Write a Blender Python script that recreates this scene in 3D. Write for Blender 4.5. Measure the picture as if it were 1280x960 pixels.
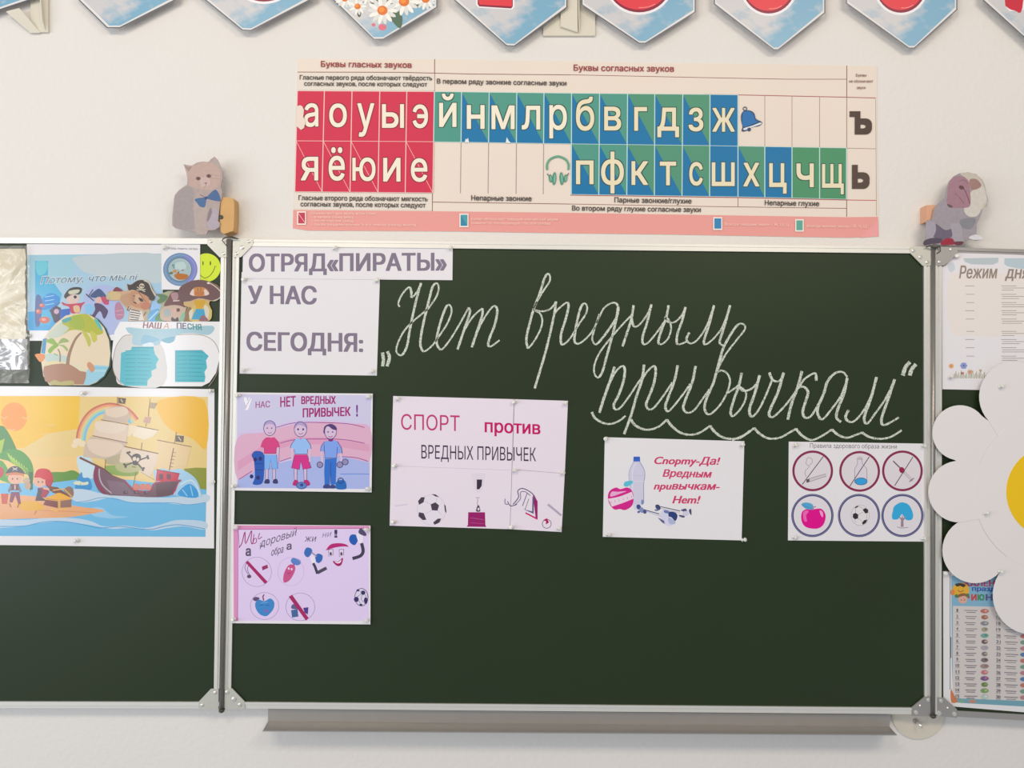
import bpy, math, random
from mathutils import Vector, Matrix
from mathutils.geometry import delaunay_2d_cdt
random.seed(7)
C = bpy.context.scene.collection
for o in list(bpy.data.objects): bpy.data.objects.remove(o)

# ------------------------------------------------------------------ camera
F = 1003.0; DIST = 1.73; EYE = 1.5            # focal length in pixels, distance to the wall, eye height
PITCH = math.radians(1.05); ROLL = math.radians(0.55)
fw = Vector((0, math.cos(PITCH), math.sin(PITCH))); u0 = Vector((0, -math.sin(PITCH), math.cos(PITCH))); r0 = Vector((1, 0, 0))
RT = r0*math.cos(ROLL) + u0*math.sin(ROLL); UP = -r0*math.sin(ROLL) + u0*math.cos(ROLL)
CAMP = Vector((0, -DIST, EYE))
cam = bpy.data.objects.new('camera', bpy.data.cameras.new('camera')); C.objects.link(cam)
cam.matrix_world = Matrix.Translation(CAMP) @ Matrix((RT, UP, -fw)).transposed().to_4x4()
cam.data.sensor_width = 36; cam.data.lens = 36*F/1280; cam.data.clip_start = 0.05
bpy.context.scene.camera = cam

# ------------------------------------------------------------------ light
sc = bpy.context.scene
sc.view_settings.view_transform = 'Standard'; sc.view_settings.look = 'None'
sc.view_settings.gamma = 1; sc.view_settings.use_curve_mapping = False
sc.view_settings.exposure = -0.2
w = bpy.data.worlds.new('world'); sc.world = w; w.use_nodes = True
w.node_tree.nodes['Background'].inputs[0].default_value = (0.90, 0.94, 1.0, 1)
w.node_tree.nodes['Background'].inputs[1].default_value = 0.50
def area(name, loc, target, sx, sy, power, col):
    l = bpy.data.lights.new(name, 'AREA'); l.shape = 'RECTANGLE'; l.size = sx; l.size_y = sy; l.energy = power; l.color = col
    o = bpy.data.objects.new(name, l); C.objects.link(o); o.location = loc
    o.rotation_euler = (Vector(target) - Vector(loc)).to_track_quat('-Z', 'Y').to_euler()
    return o
for y, wdt, pw in ((-1.9, 1.7, 44), (-3.9, 0.9, 36), (-6.5, 0.5, 34)):    # the windows along the left side of the classroom
    area('window_light', (-3.6, y, 1.45), (0.5, y*0.55, 1.2), wdt, 1.7, pw, (0.90, 0.95, 1.0))
for x in (-0.9, 1.3):                          # warm ceiling luminaires in front of the board
    area('ceiling_light', (x, -2.3, 3.0), (x, -0.2, 1.6), 1.3, 0.5, 26, (1.0, 0.86, 0.68))

# ------------------------------------------------------------------ helpers
def at(px, py, d=0.0):
    v = fw*F + RT*(px - 640) - UP*(py - 480)
    return CAMP + v*((-d - CAMP.y)/v.y)
def lin(c):
    if isinstance(c, str):
        c = tuple(int(c[i:i+2], 16)/255 for i in (0, 2, 4))
    return tuple(x/12.92 if x <= .04045 else ((x + .055)/1.055)**2.4 for x in c)
GAIN = 1.12
def alb(c): return tuple(min(.92, x*GAIN) for x in lin(c)) + (1,)
MATS = {}
def mat(name, col, rough=.6, metal=0, spec=.4, bump=0, bscale=200, coat=0, alpha=1, trans=0, var=0, vscale=8):
    if name in MATS: return MATS[name]
    m = bpy.data.materials.new(name); m.use_nodes = True; n = m.node_tree; b = n.nodes['Principled BSDF']
    b.inputs['Roughness'].default_value = rough; b.inputs['Metallic'].default_value = metal
    b.inputs['Specular IOR Level'].default_value = spec; b.inputs['Coat Weight'].default_value = coat
    b.inputs['Coat Roughness'].default_value = .12; b.inputs['Alpha'].default_value = alpha; b.inputs['Transmission Weight'].default_value = trans
    tc = n.nodes.new('ShaderNodeTexCoord')
    if col == 'ink':
        a = n.nodes.new('ShaderNodeAttribute'); a.attribute_name = 'ink'; src = a.outputs['Color']
    else:
        rgb = n.nodes.new('ShaderNodeRGB'); rgb.outputs[0].default_value = alb(col); src = rgb.outputs[0]
    nz = n.nodes.new('ShaderNodeTexNoise'); nz.inputs['Scale'].default_value = vscale; nz.inputs['Detail'].default_value = 5
    n.links.new(tc.outputs['Object'], nz.inputs['Vector'])
    mr = n.nodes.new('ShaderNodeMapRange'); mr.inputs['To Min'].default_value = 1 - max(var, .01); mr.inputs['To Max'].default_value = 1 + max(var, .01)
    n.links.new(nz.outputs['Fac'], mr.inputs['Value'])
    mx = n.nodes.new('ShaderNodeVectorMath'); mx.operation = 'SCALE'
    n.links.new(src, mx.inputs[0]); n.links.new(mr.outputs[0], mx.inputs['Scale']); n.links.new(mx.outputs[0], b.inputs['Base Color'])
    if bump:
        nb = n.nodes.new('ShaderNodeTexNoise'); nb.inputs['Scale'].default_value = bscale; nb.inputs['Detail'].default_value = 4
        n.links.new(tc.outputs['Object'], nb.inputs['Vector'])
        bp = n.nodes.new('ShaderNodeBump'); bp.inputs['Strength'].default_value = bump; bp.inputs['Distance'].default_value = .01
        n.links.new(nb.outputs['Fac'], bp.inputs['Height']); n.links.new(bp.outputs[0], b.inputs['Normal'])
    MATS[name] = m; return m

def rootloc(p):
    v = Vector((0, 0, 0))
    while p: v += p.location; p = p.parent
    return v
def link(name, verts, faces, m, parent=None, cols=None, smooth=False):
    off = rootloc(parent)
    me = bpy.data.meshes.new(name); me.from_pydata([tuple(Vector(v) - off) for v in verts], [], faces)
    me.materials.append(m)
    if smooth: me.polygons.foreach_set('use_smooth', [True]*len(me.polygons))
    if cols:
        ca = me.color_attributes.new('ink', 'FLOAT_COLOR', 'CORNER'); buf = []
        for f, c in zip(faces, cols): buf += list(c)*len(f)
        ca.data.foreach_set('color', buf)
    me.update()
    o = bpy.data.objects.new(name, me); C.objects.link(o); o.parent = parent
    return o
def settag(o, label, cat, group=None):
    o['label'] = label; o['category'] = cat
    if group: o['group'] = group
    return o
def thing(name, label, cat, px, py, d, group=None):
    o = bpy.data.objects.new(name, None); C.objects.link(o); o.empty_display_size = .02
    o.location = at(px, py, d); return settag(o, label, cat, group)
class MB:
    def __init__(s): s.v = []; s.f = []
    def prism(s, pts, d0, d1):
        n = len(pts); b = len(s.v); fr = [at(x, y, d1) for x, y in pts]
        a = sum(pts[i][0]*pts[(i+1) % n][1] - pts[(i+1) % n][0]*pts[i][1] for i in range(n))
        if a > 0: fr.reverse()                       # front face looks towards the room
        s.v += fr + [Vector((p.x, -d0, p.z)) for p in fr]
        s.f.append([b+i for i in range(n)]); s.f.append([b+n+i for i in reversed(range(n))])
        for i in range(n):
            j = (i+1) % n; s.f.append([b+j, b+i, b+n+i, b+n+j])
        return s
    def box(s, a, c):
        b = len(s.v)
        s.v += [Vector((x, y, z)) for x in (a[0], c[0]) for y in (a[1], c[1]) for z in (a[2], c[2])]
        s.f += [[b+i for i in q] for q in ((0,1,3,2),(4,6,7,5),(0,4,5,1),(2,3,7,6),(0,2,6,4),(1,5,7,3))]
        return s
    def tube(s, pts, r, seg=8):
        b = len(s.v); P = [Vector(p) for p in pts]; n = len(P)
        rr = r if isinstance(r, (list, tuple)) else [r]*n
        for i, p in enumerate(P):
            t = (P[min(i+1, n-1)] - P[max(i-1, 0)]).normalized()
            a = t.cross(Vector((0, 1, 0)) if abs(t.y) < .8 else Vector((1, 0, 0))).normalized(); c = t.cross(a)
            for k in range(seg):
                q = 2*math.pi*k/seg; s.v.append(p + (a*math.cos(q) + c*math.sin(q))*rr[i])
        for i in range(n-1):
            for k in range(seg):
                l = (k+1) % seg; s.f.append([b+i*seg+k, b+i*seg+l, b+(i+1)*seg+l, b+(i+1)*seg+k])
        s.f.append([b+k for k in reversed(range(seg))]); s.f.append([b+(n-1)*seg+k for k in range(seg)])
        return s
    def build(s, name, m, parent=None, smooth=False): return link(name, s.v, s.f, m, parent, None, smooth)

def spline(P, k=5, closed=False):
    n = len(P)
    if n < 3: return list(P)
    out = []
    g = (lambda i: P[i % n]) if closed else (lambda i: P[max(0, min(n-1, i))])
    for i in range(n if closed else n-1):
        a, b, c, d = g(i-1), g(i), g(i+1), g(i+2)
        for j in range(k):
            t = j/k; out.append(tuple(.5*((2*b[q]) + (c[q]-a[q])*t + (2*a[q]-5*b[q]+4*c[q]-d[q])*t*t + (3*b[q]-a[q]-3*c[q]+d[q])*t**3) for q in (0, 1)))
    if not closed: out.append(P[-1])
    return out
def ellp(cx, cy, rx, ry, rot=0, n=20, a0=0, a1=360):
    rot = math.radians(rot); out = []
    full = abs(a1-a0) >= 360
    for i in range(n if full else n+1):
        a = math.radians(a0 + (a1-a0)*i/n); x, y = rx*math.cos(a), ry*math.sin(a)
        out.append((cx + x*math.cos(rot) - y*math.sin(rot), cy + x*math.sin(rot) + y*math.cos(rot)))
    return out

# text shapes come from Blender's built-in font
_fc = bpy.data.curves.new('font', 'FONT'); _fo = bpy.data.objects.new('font', _fc); _fc.resolution_u = 3; _fc.fill_mode = 'NONE'
_cache = {}
def outline(s, shear):
    """outlines of the built-in font (they may overlap) filled by winding number"""
    _fc.body = s; _fc.shear = shear; me = bpy.data.meshes.new_from_object(_fo)
    co = [(v.co.x, v.co.y) for v in me.vertices]; E = [tuple(e.vertices) for e in me.edges]; bpy.data.meshes.remove(me)
    vs, _, fs, _, _, _ = delaunay_2d_cdt([Vector(p) for p in co], E, [], 0, 1e-6); keep = []
    for f in fs:
        cx = sum(vs[i].x for i in f)/3; cy = sum(vs[i].y for i in f)/3; w_ = 0
        for a, b in E:
            (x0, y0), (x1, y1) = co[a], co[b]
            if (y0 <= cy) != (y1 <= cy) and x0 + (cy-y0)*(x1-x0)/(y1-y0) > cx: w_ += 1 if y1 > y0 else -1
        if w_: keep.append(list(f))
    return [(v.x, v.y) for v in vs], keep
def glyphs(s, bold=0, shear=0):
    k = (s, bold, shear)
    if k not in _cache:
        V, Q = outline(s, shear); V = [(x, y, 0) for x, y in V]
        if bold:                                     # thicken with shifted copies, each a hair above the last
            dirs = [(-1, -1), (1, -1), (-1, 1), (1, 1)] if len(s) == 1 else [(-1, -.5), (1, -.5), (-1, .5), (1, .5)]
            V2 = []; Q2 = []
            for n_, (dx, dy) in enumerate(dirs):
                b = len(V2); V2 += [(x + dx*bold, y + dy*bold, n_) for x, y, z in V]; Q2 += [[b+i for i in q] for q in Q]
            V, Q = V2, Q2
        _cache[k] = (V, Q)
    return _cache[k]

INK = mat('printed_ink', 'ink', .55, spec=.25)
GLOSSINK = mat('laminated_print', 'ink', .35, spec=.4, coat=.6, bump=.02, bscale=14)
STEP = 4e-6
class Art:
    """flat print on a sheet: coloured shapes lying on the paper, each its own tiny step above the last"""
    def __init__(s, parent, d, m=None):
        s.p = parent; s.d = d; s.m = m or INK; s.k = 0; s.o = (0, 0, 1); s.v = []; s.f = []; s.c = []; s.name = None; mn = s.m.name
        s.sat = 1.2 if mn == 'laminated_print' else (1.0 if mn in ('chart_ink', 'card_ink') else 1.18); s.mul = .82 if mn in ('laminated_print', 'card_ink') else 1
    def org(s, x=0, y=0, k=1): s.o = (x, y, k); return s
    def P(s, p): return (s.o[0] + p[0]/s.o[2], s.o[1] + p[1]/s.o[2])
    def part(s, name): s.flush(); s.name = name; return s
    def flush(s):
        if s.v: link(s.name or 'printed_picture', s.v, s.f, s.m, s.p, s.c)
        s.v = []; s.f = []; s.c = []
    def _add(s, pts, faces, c):
        if s.name in ('printed_hills', 'printed_water', 'printed_leaves'): s.flush()
        s.k += 1; d = s.d + 2e-5 + s.k*STEP; b = len(s.v); s.v += [at(p[0], p[1], d + (p[2]*STEP if len(p) > 2 else 0)) for p in pts]
        s.k += int(max((p[2] for p in pts if len(p) > 2), default=0))
        cc = alb(c); lu = .3*cc[0] + .6*cc[1] + .1*cc[2]; cc = tuple(max(0, min(.95, (lu + (x-lu)*s.sat)*s.mul)) for x in cc[:3]) + (1,); s.f += [[b+i for i in f] for f in faces]; s.c += [cc]*len(faces)
    def poly(s, pts, c):
        pts = [s.P(p) for p in pts]; n = len(pts)
        a = sum(pts[i][0]*pts[(i+1) % n][1] - pts[(i+1) % n][0]*pts[i][1] for i in range(n))
        f = list(range(n))
        if a > 0: f.reverse()
        s._add(pts, [f], c); return s
    def blob(s, pts, c): return s.poly(spline(pts, 4, True), c)
    def rect(s, x0, y0, x1, y1, c): return s.poly([(x0, y0), (x1, y0), (x1, y1), (x0, y1)], c)
    def ell(s, cx, cy, rx, ry, c, rot=0, n=20): return s.poly(ellp(cx, cy, rx, ry, rot, n), c)
    def line(s, pts, wd, c, closed=False, smooth=False):
        if smooth: pts = spline(pts, 4, closed)
        P = [s.P(p) for p in pts]; n = len(P); q = []
        ws = None
        if isinstance(wd, (list, tuple)):
            ws = [wd[int(i*(len(wd)-1)/(n-1))] + (wd[min(len(wd)-1, int(i*(len(wd)-1)/(n-1))+1)] - wd[int(i*(len(wd)-1)/(n-1))])*((i*(len(wd)-1)/(n-1)) % 1) for i in range(n)]
        for i in range(n):
            a = P[(i-1) % n] if closed else P[max(i-1, 0)]; b = P[(i+1) % n] if closed else P[min(i+1, n-1)]
            dx, dy = b[0]-a[0], b[1]-a[1]; L = math.hypot(dx, dy) or 1; h = (ws[i] if ws else wd)/2
            q.append((P[i][0] + dy/L*h, P[i][1] - dx/L*h)); q.append((P[i][0] - dy/L*h, P[i][1] + dx/L*h))
        fs = []
        for i in range(n if closed else n-1):
            j = (i+1) % n; fs.append([2*i, 2*i+1, 2*j+1, 2*j])
        s._add(q, fs, c); return s
    def ring(s, cx, cy, rx, ry, wd, c, n=28): return s.line(ellp(cx, cy, rx, ry, 0, n), wd, c, closed=True)
    def text(s, t, x0, x1, b0, b1, cap, c, bold=0, shear=0):
        if s.name in ('lettering', 'printed_caption', 'printed_heading'): s.flush()
        V, Fc = glyphs(t, bold, shear); xs = [v[0] for v in V]; a, b = min(xs), max(xs); x0, b0 = s.P((x0, b0)); x1, b1 = s.P((x1, b1)); cap = cap/s.o[2]
        q = []
        for x, y, z in V:
            u = (x-a)/(b-a); q.append((x0 + (x1-x0)*u, b0 + (b1-b0)*u - y*cap/.728, z))
        s._add(q, Fc, c); return s
    def glyph(s, t, x0, x1, yt, yb, c, bold=0, grow=0):
        V, Fc = glyphs(t, bold); xs = [v[0] for v in V]; ys = [v[1] for v in V]; a, b = min(xs), max(xs); e, g = min(ys), max(ys)
        q = [(x0-grow + (x1-x0+2*grow)*(x-a)/(b-a), yb+grow - (yb-yt+2*grow)*(y-e)/(g-e), z) for x, y, z in V]
        s._add([s.P(p) + (p[2],) for p in q], Fc, c); return s

PAPER = mat('white_paper', 'dbd8dc', .7, spec=.25, bump=.05, bscale=60, var=.015)
SHEEN = mat('laminated_paper', 'd9d7d9', .35, spec=.4, coat=.6, bump=.02, bscale=14, var=.01)
def sheet(parent, pts, d0, d1, m=None, name='sheet'): return MB().prism(pts, d0, d1).build(name, m or PAPER, parent)

# ------------------------------------------------------------------ wall
wm = mat('painted_wall', 'd9d5d1', .75, spec=.25, bump=.12, bscale=90, var=.012, vscale=3)
wb = MB().box((-3.2, 0, 0), (3.2, .15, 3.2)).build('wall_back', wm); wb['kind'] = 'structure'

# ------------------------------------------------------------------ chalkboards
BD = .028; RF = .031
green = mat('chalkboard_green', '212f18', .40, spec=.34, bump=.015, bscale=500, var=.10, vscale=2.2)
alu = mat('brushed_aluminium', 'dcdad4', .36, metal=.5, spec=.5, var=.03, vscale=40)
alud = mat('grey_aluminium', 'aaa6a2', .42, metal=.7, spec=.5, var=.04, vscale=40)
steel = mat('zinc_plated_steel', 'c4c3b9', .42, metal=.5, spec=.5, var=.08, vscale=60)
dark = mat('dark_gap', '2b2926', .7)
screwm = mat('screw_steel', 'dad7cf', .3, metal=.8)
wirem = mat('dark_wire', '4b4a40', .5, metal=.4)

def lerp(a, b, t): return a + (b-a)*t
def strip_v(mb, xt, xb, wd, yt, yb, d0, d1): mb.prism([(xt, yt), (xt+wd, yt), (xb+wd, yb), (xb, yb)], d0, d1)
def strip_h(mb, x0, y0, x1, y1, wd, d0, d1): mb.prism([(x0, y0), (x1, y1), (x1, y1+wd), (x0, y0+wd)], d0, d1)
def screw(px, py, d, parent, r=2.2, m=None, name='screw'):
    p = at(px, py, d); mb = MB(); R = r/580
    mb.tube([p, p + Vector((0, -.0012, 0)), p + Vector((0, -.002, 0))], [R, R, R*.55], 12)
    mb.build(name, m or screwm, parent)
def bracket(pts, parent, screws, d=RF, m=None):
    b = MB().prism(pts, d-.001, d+.0016).build('corner_bracket', m or steel, parent)
    for sx, sy, sr in screws: screw(sx, sy, d+.0016, b, sr)
    return b

# centre board
cb = thing('chalkboard', 'large dark green central chalkboard in an aluminium frame with chalk lettering', 'chalkboard', 722, 890, 0)
MB().prism([(297, 304), (1160, 314), (1160, 888), (286, 881)], .004, BD).build('writing_surface', green, cb)
m = MB(); strip_h(m, 291, 299, 1165, 308.5, 3, 0, RF); strip_h(m, 291, 302, 1165, 311.5, 2.4, 0, RF-.001); strip_h(m, 291, 304.4, 1165, 313.9, 3, 0, RF+.001); m.build('frame_rail', alu, cb)
m = MB(); strip_h(m, 281, 877.5, 1165, 885, 3, 0, RF+.001); strip_h(m, 281, 880.5, 1165, 888, 5, 0, RF-.0005); m.build('frame_rail', alu, cb)
m = MB(); strip_v(m, 291, 280, 3, 300, 885, 0, RF-.0005); strip_v(m, 294, 283, 2, 300, 885, 0, RF-.002); strip_v(m, 296, 285, 3.2, 300, 885, 0, RF+.001); m.build('frame_rail', alu, cb)
m = MB(); strip_v(m, 1155, 1156, 3.2, 309, 893, 0, RF+.001); strip_v(m, 1158.2, 1159.2, 2, 309, 893, 0, RF-.002); strip_v(m, 1160.2, 1161.2, 3, 309, 893, 0, RF-.0005); m.build('frame_rail', alu, cb)
bracket([(292, 298), (316, 298.3), (316, 306), (301, 321.5), (292.5, 321.5)], cb, [(311, 301.8, 2), (302.8, 309.3, 2.6), (295.8, 317, 2)])
bracket([(1137.5, 308.5), (1164, 308.5), (1164, 332), (1153.5, 332.2), (1137.5, 316)], cb, [(1141.5, 313.5, 2), (1150.5, 321.5, 2.2), (1159, 328, 2)])
bracket([(281, 861), (290, 860.5), (305.8, 877), (305.8, 886.3), (281, 886.3)], cb, [(284, 865.5, 2.4), (292.5, 874, 2.8), (299.8, 881, 2.2)])
bracket([(1164, 871), (1156, 870.7), (1140, 884), (1140, 895), (1164, 895.4)], cb, [(1160.3, 874.8, 2.4), (1150, 882, 1.4), (1145, 890.5, 2.6)], m=alud)
# hinge poles between the panels
for nm, xt, xb, yt, yb in (('l', 287, 277, 299, 889), ('r', 1166.2, 1166.2, 309, 896)):
    p0 = at(xt, yt, .033); p1 = at(xb, yb, .033)
    MB().tube([p0, p1], .0046, 12).build('hinge_pole', mat('dark_hinge_steel', '8f8b86', .35, metal=.7), cb, True)
    q = at(xb, yb, .034); MB().tube([q + Vector((0, 0, .004)), q, q - Vector((0, 0, .003))], [.006, .0062, .003], 12).build('end_cap', wirem, cb, True)
m = MB(); strip_v(m, 283.5, 273.5, 7.5, 300, 887, 0, .026); m.build('hinge_gap_shade', dark, cb); m = MB(); strip_v(m, 1163.5, 1163.5, 5.3, 310, 895, 0, .026); m.build('hinge_gap_shade', dark, cb)  # dark strips fill the hinge gaps, with the gap shade as their colour
w1 = [at(*p) for p in ((284.3, 308, .036), (281, 304.5, .038), (277.7, 300.7, .04), (279, 298.4, .041), (283, 296.5, .041), (290, 296.4, .041), (298, 298.7, .038))]
MB().tube(w1, [.0009, .0009, .0011, .0014, .0018, .0024, .0009], 6).build('wire_loop', wirem, cb, True)
w2 = [at(*p) for p in ((1157, 309, .038), (1162, 307.2, .041), (1168, 309.5, .041), (1175, 308.5, .04), (1175.5, 314, .037), (1171, 317, .035))]
MB().tube(w2, [.001, .0018, .002, .0016, .001, .001], 6).build('wire_loop', wirem, cb, True)
# chalk tray
m = MB(); m.prism([(335, 886.2), (1112, 893.2), (1112, 909), (335, 902)], 0, .020)
def slab(mb, a, b, c, d, th):
    n = len(mb.v); up = Vector((0, 0, -th)); mb.v += [a, b, c, d, a+up, b+up, c+up, d+up]
    mb.f += [[n+i for i in q] for q in ((0,1,2,3),(7,6,5,4),(0,4,5,1),(1,5,6,2),(2,6,7,3),(3,7,4,0))]
a, b = at(335, 901.5, .018), at(1112, 908.5, .018); c, d = at(1121, 918.5, .060), at(328.5, 913.5, .060)
tray = m.build('chalk_tray_back', alud, cb)
m = MB(); slab(m, a, b, c, d, .0015); m.tube([at(335, 902.3, .0205), at(1112, 909.3, .0205)], .0011, 6); m.tube([d, c], .0014, 6); m.build('chalk_tray', alud, cb)

# left wing
lw = thing('chalkboard_wing', 'left folding chalkboard wing covered with pirate themed paper pictures', 'chalkboard', 100, 885, 0)
MB().prism([(-165, 300), (277, 301), (268, 881), (-168, 880)], .004, BD).build('writing_surface', green, lw)
m = MB(); strip_h(m, -168, 296.2, 283, 298, 2.5, 0, RF-.001); strip_h(m, -168, 298.7, 283, 300.5, 4.6, 0, RF+.001); m.build('frame_rail', alu, lw)
m = MB(); strip_h(m, -170, 876.8, 274, 877.6, 5, 0, RF+.001); strip_h(m, -170, 881.8, 274, 882.6, 3, 0, RF-.001); m.build('frame_rail', alu, lw)
m = MB(); strip_v(m, 276.3, 266.9, 4.2, 300, 884, 0, RF+.0005); strip_v(m, 280.5, 271, 2.8, 300, 884, 0, RF-.001); m.build('frame_rail', alu, lw)
m = MB(); strip_v(m, -170, -172, 7, 297, 884, 0, RF); m.build('frame_rail', alu, lw)
bracket([(259, 297.6), (283.2, 297.6), (283.2, 321.6), (274.5, 321.6), (259, 306)], lw, [(263.5, 301.8, 2), (279.5, 317, 2)])
bracket([(248.4, 877), (263.6, 861), (273, 861), (273, 886.3), (248.4, 886.3)], lw, [(268.8, 866, 2), (252.8, 881.5, 2)])
# right wing
rw = thing('chalkboard_wing', 'right folding chalkboard wing carrying a daily schedule and a big paper daisy', 'chalkboard', 1390, 900, 0)
MB().prism([(1176, 312), (1610, 325), (1610, 910), (1177, 890)], .004, BD).build('writing_surface', green, rw)
m = MB(); strip_h(m, 1171, 308.5, 1612, 321, 4, 0, RF+.001); strip_h(m, 1171, 312.5, 1612, 325, 2.5, 0, RF-.001); m.build('frame_rail', alud, rw)
m = MB(); strip_h(m, 1171, 887, 1612, 912, 7.5, 0, RF); m.build('frame_rail', alud, rw)
m = MB(); strip_v(m, 1169.5, 1169, 2.2, 312, 893, 0, RF+.003); strip_v(m, 1171.7, 1171.2, 2.4, 312, 893, 0, RF-.001); strip_v(m, 1174.1, 1173.6, 3.4, 312, 893, 0, RF+.001); m.build('frame_rail', alu, rw)
m = MB(); strip_v(m, 1604, 1604, 8, 325, 915, 0, RF); m.build('frame_rail', alud, rw)
bracket([(1170, 308.3), (1198, 309), (1196, 318), (1181, 331.7), (1170, 331.7)], rw, [(1188.5, 312, 1.8), (1174.3, 327.5, 2)], RF+.002, alud)
bracket([(1170.5, 872), (1180, 872), (1196.3, 886.7), (1196.3, 897.3), (1170.5, 894.5)], rw, [(1176, 876, 2.4), (1184.5, 884.8, 1.3), (1173.5, 891.5, 3), (1193, 892.5, 2.6)], RF, alud)

# pale disc with a bolt beside the tray
pd = thing('wall_mount', 'pale round mounting disc with a protruding bolt under the lower right hinge', 'mount', 1146, 925, 0)
MB().prism(ellp(1148, 892, 33, 32, 0, 40), 0, .004).build('disc', mat('pale_plastic', 'cdc6b8', .5), pd)
p = at(1144, 901, .004); MB().tube([p, p + Vector((.004, -.02, -.004))], .0028, 10).build('bolt', screwm, pd, True)
MB().tube([p + Vector((-.0002, .001, .0003)), p + Vector((.0004, -.003, -.0004))], .0056, 6).build('nut', alud, pd)

# ------------------------------------------------------------------ chalk writing (a part of the central board)
def chalk_mat():
    m = bpy.data.materials.new('white_chalk'); m.use_nodes = True; n = m.node_tree; b = n.nodes['Principled BSDF']
    b.inputs['Base Color'].default_value = alb('ccd2c5'); b.inputs['Roughness'].default_value = .95; b.inputs['Specular IOR Level'].default_value = .05
    tc = n.nodes.new('ShaderNodeTexCoord'); nz = n.nodes.new('ShaderNodeTexNoise'); nz.inputs['Scale'].default_value = 620; nz.inputs['Detail'].default_value = 2
    n.links.new(tc.outputs['Object'], nz.inputs['Vector']); r = n.nodes.new('ShaderNodeMapRange')
    r.inputs['From Min'].default_value = .36; r.inputs['From Max'].default_value = .52; r.inputs['To Min'].default_value = .30; r.inputs['To Max'].default_value = 1
    n.links.new(nz.outputs['Fac'], r.inputs['Value']); n.links.new(r.outputs[0], b.inputs['Alpha']); return m
CH = Art(cb, BD, chalk_mat()); CW = 'ffffff'
def chalk(strokes, wd):
    for st in strokes:
        P = spline(st, 6); n = len(P); ws = []
        for i in range(n):
            a = P[max(i-1, 0)]; b = P[min(i+1, n-1)]; up = abs(b[1]-a[1])/(math.hypot(b[0]-a[0], b[1]-a[1]) or 1)
            down = b[1] > a[1]
            ws.append(wd*.93*((.82 + .45*up*(1 if down else .25)) + .10*math.sin(i*1.7)))
        CH.line(P, ws, CW)
CH.part('chalk_quote_mark').org(465, 330, 5.333); chalk([[(70,590),(76,640),(70,682)], [(103,582),(116,625),(100,682)]], 3.4)
CH.part('chalk_word')
chalk([[(185,285),(175,262),(195,212),(225,172),(250,155),(262,185),(265,222),(300,185),(328,125)],
       [(328,125),(300,220),(270,350),(250,450),(235,540),(210,595),(185,608),(162,580),(175,520),(215,445),(270,385),(330,335),(380,290),(430,215),(445,160),(432,128),(405,150),(385,220),(360,320),(335,430),(322,520),(330,565),(350,582),(400,545),(440,490),(500,400),(530,320),(520,275),(495,285),(465,360),(440,450),(430,520),(450,565),(475,562),(530,490),(590,390),(645,290)],
       [(645,290),(652,325),(620,420),(570,570)], [(575,560),(610,455),(670,355),(735,295)], [(735,295),(735,340),(700,450),(665,555)],
       [(672,545),(700,460),(740,375),(790,300),(818,280),(835,310),(820,400),(785,490),(775,540),(795,548),(850,508)]], 2.5)
CH.part('chalk_word')
chalk([[(1072,310),(1100,250),(1145,175),(1182,120),(1186,82),(1172,65),(1150,95),(1120,190),(1075,310),(1050,400),(1030,490),(1035,550),(1048,555),(1090,500),(1125,430),(1135,370),(1115,325),(1075,308),(1140,315),(1190,298),(1225,255)]], 2.5)
CH.org(660, 340, 4.571)
chalk([[(160,168),(150,240),(110,420),(70,560),(38,665)],
       [(146,250),(165,220),(200,188),(225,175),(231,200),(215,270),(190,350),(188,400),(200,415),(240,380),(290,300),(330,240),(338,200),(325,180),(305,195),(285,260),(270,340),(266,395),(285,410),(320,390),(370,335),(410,250),(440,200),(490,175),(515,200),(505,260),(450,345),(395,410),(372,400),(370,360),(408,240)],
       [(515,200),(500,290),(475,390),(450,480),(425,570),(400,603),(380,580),(380,530),(410,460),(470,380),(540,300),(590,248)],
       [(603,190),(590,270),(565,350),(540,425)], [(590,255),(605,310),(640,298),(685,235),(705,185)],
       [(705,185),(680,290),(655,370),(660,412),(690,400),(740,340),(778,285)],
       [(803,190),(790,260),(760,340),(745,400),(765,412),(800,380),(818,320),(802,270),(785,258),(800,285),(840,285),(880,245),(900,200)],
       [(900,200),(880,280),(855,350),(850,405),(870,412),(905,398)],
       [(922,345),(905,385),(930,408),(970,385),(1020,310),(1063,190)], [(1063,190),(1035,300),(1005,395),(1020,412),(1070,370),(1115,305),(1155,190)], [(1155,190),(1122,310),(1095,400),(1118,420)]], 2.5)
CH.part('chalk_word')
chalk([[(1082,560),(1130,470),(1195,385),(1240,325),(1228,297),(1195,305),(1150,370),(1110,450),(1080,565)]], 2.6)
CH.org(720, 430, 5.818)
chalk([[(280,165),(250,260),(200,400),(170,500)], [(178,480),(240,300),(290,200),(338,160),(355,190),(345,270),(310,370),(275,440),(285,475),(320,465),(380,390),(440,300),(485,235)],
       [(495,150),(480,260),(440,380),(400,520),(350,655)], [(470,285),(510,210),(565,160),(580,200),(565,290),(530,385),(510,440),(530,475),(570,460),(640,370),(700,280)],
       [(740,155),(715,270),(670,390),(650,455),(670,490),(720,440),(790,350),(830,290)], [(870,160),(845,280),(800,395),(780,465),(810,500),(860,480),(920,400),(970,330)],
       [(1058,80),(1025,190),(1000,280),(950,395),(935,460),(950,505),(985,505),(1050,440),(1100,350),(1120,270),(1100,215),(1060,193),(1022,205)],
       [(1105,355),(1160,318),(1185,295)], [(1205,210),(1185,300),(1150,400),(1125,490),(1140,525),(1190,480),(1230,410),(1235,350),(1192,310)]], 2.7)
CH.org(920, 430, 5.333)
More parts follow.
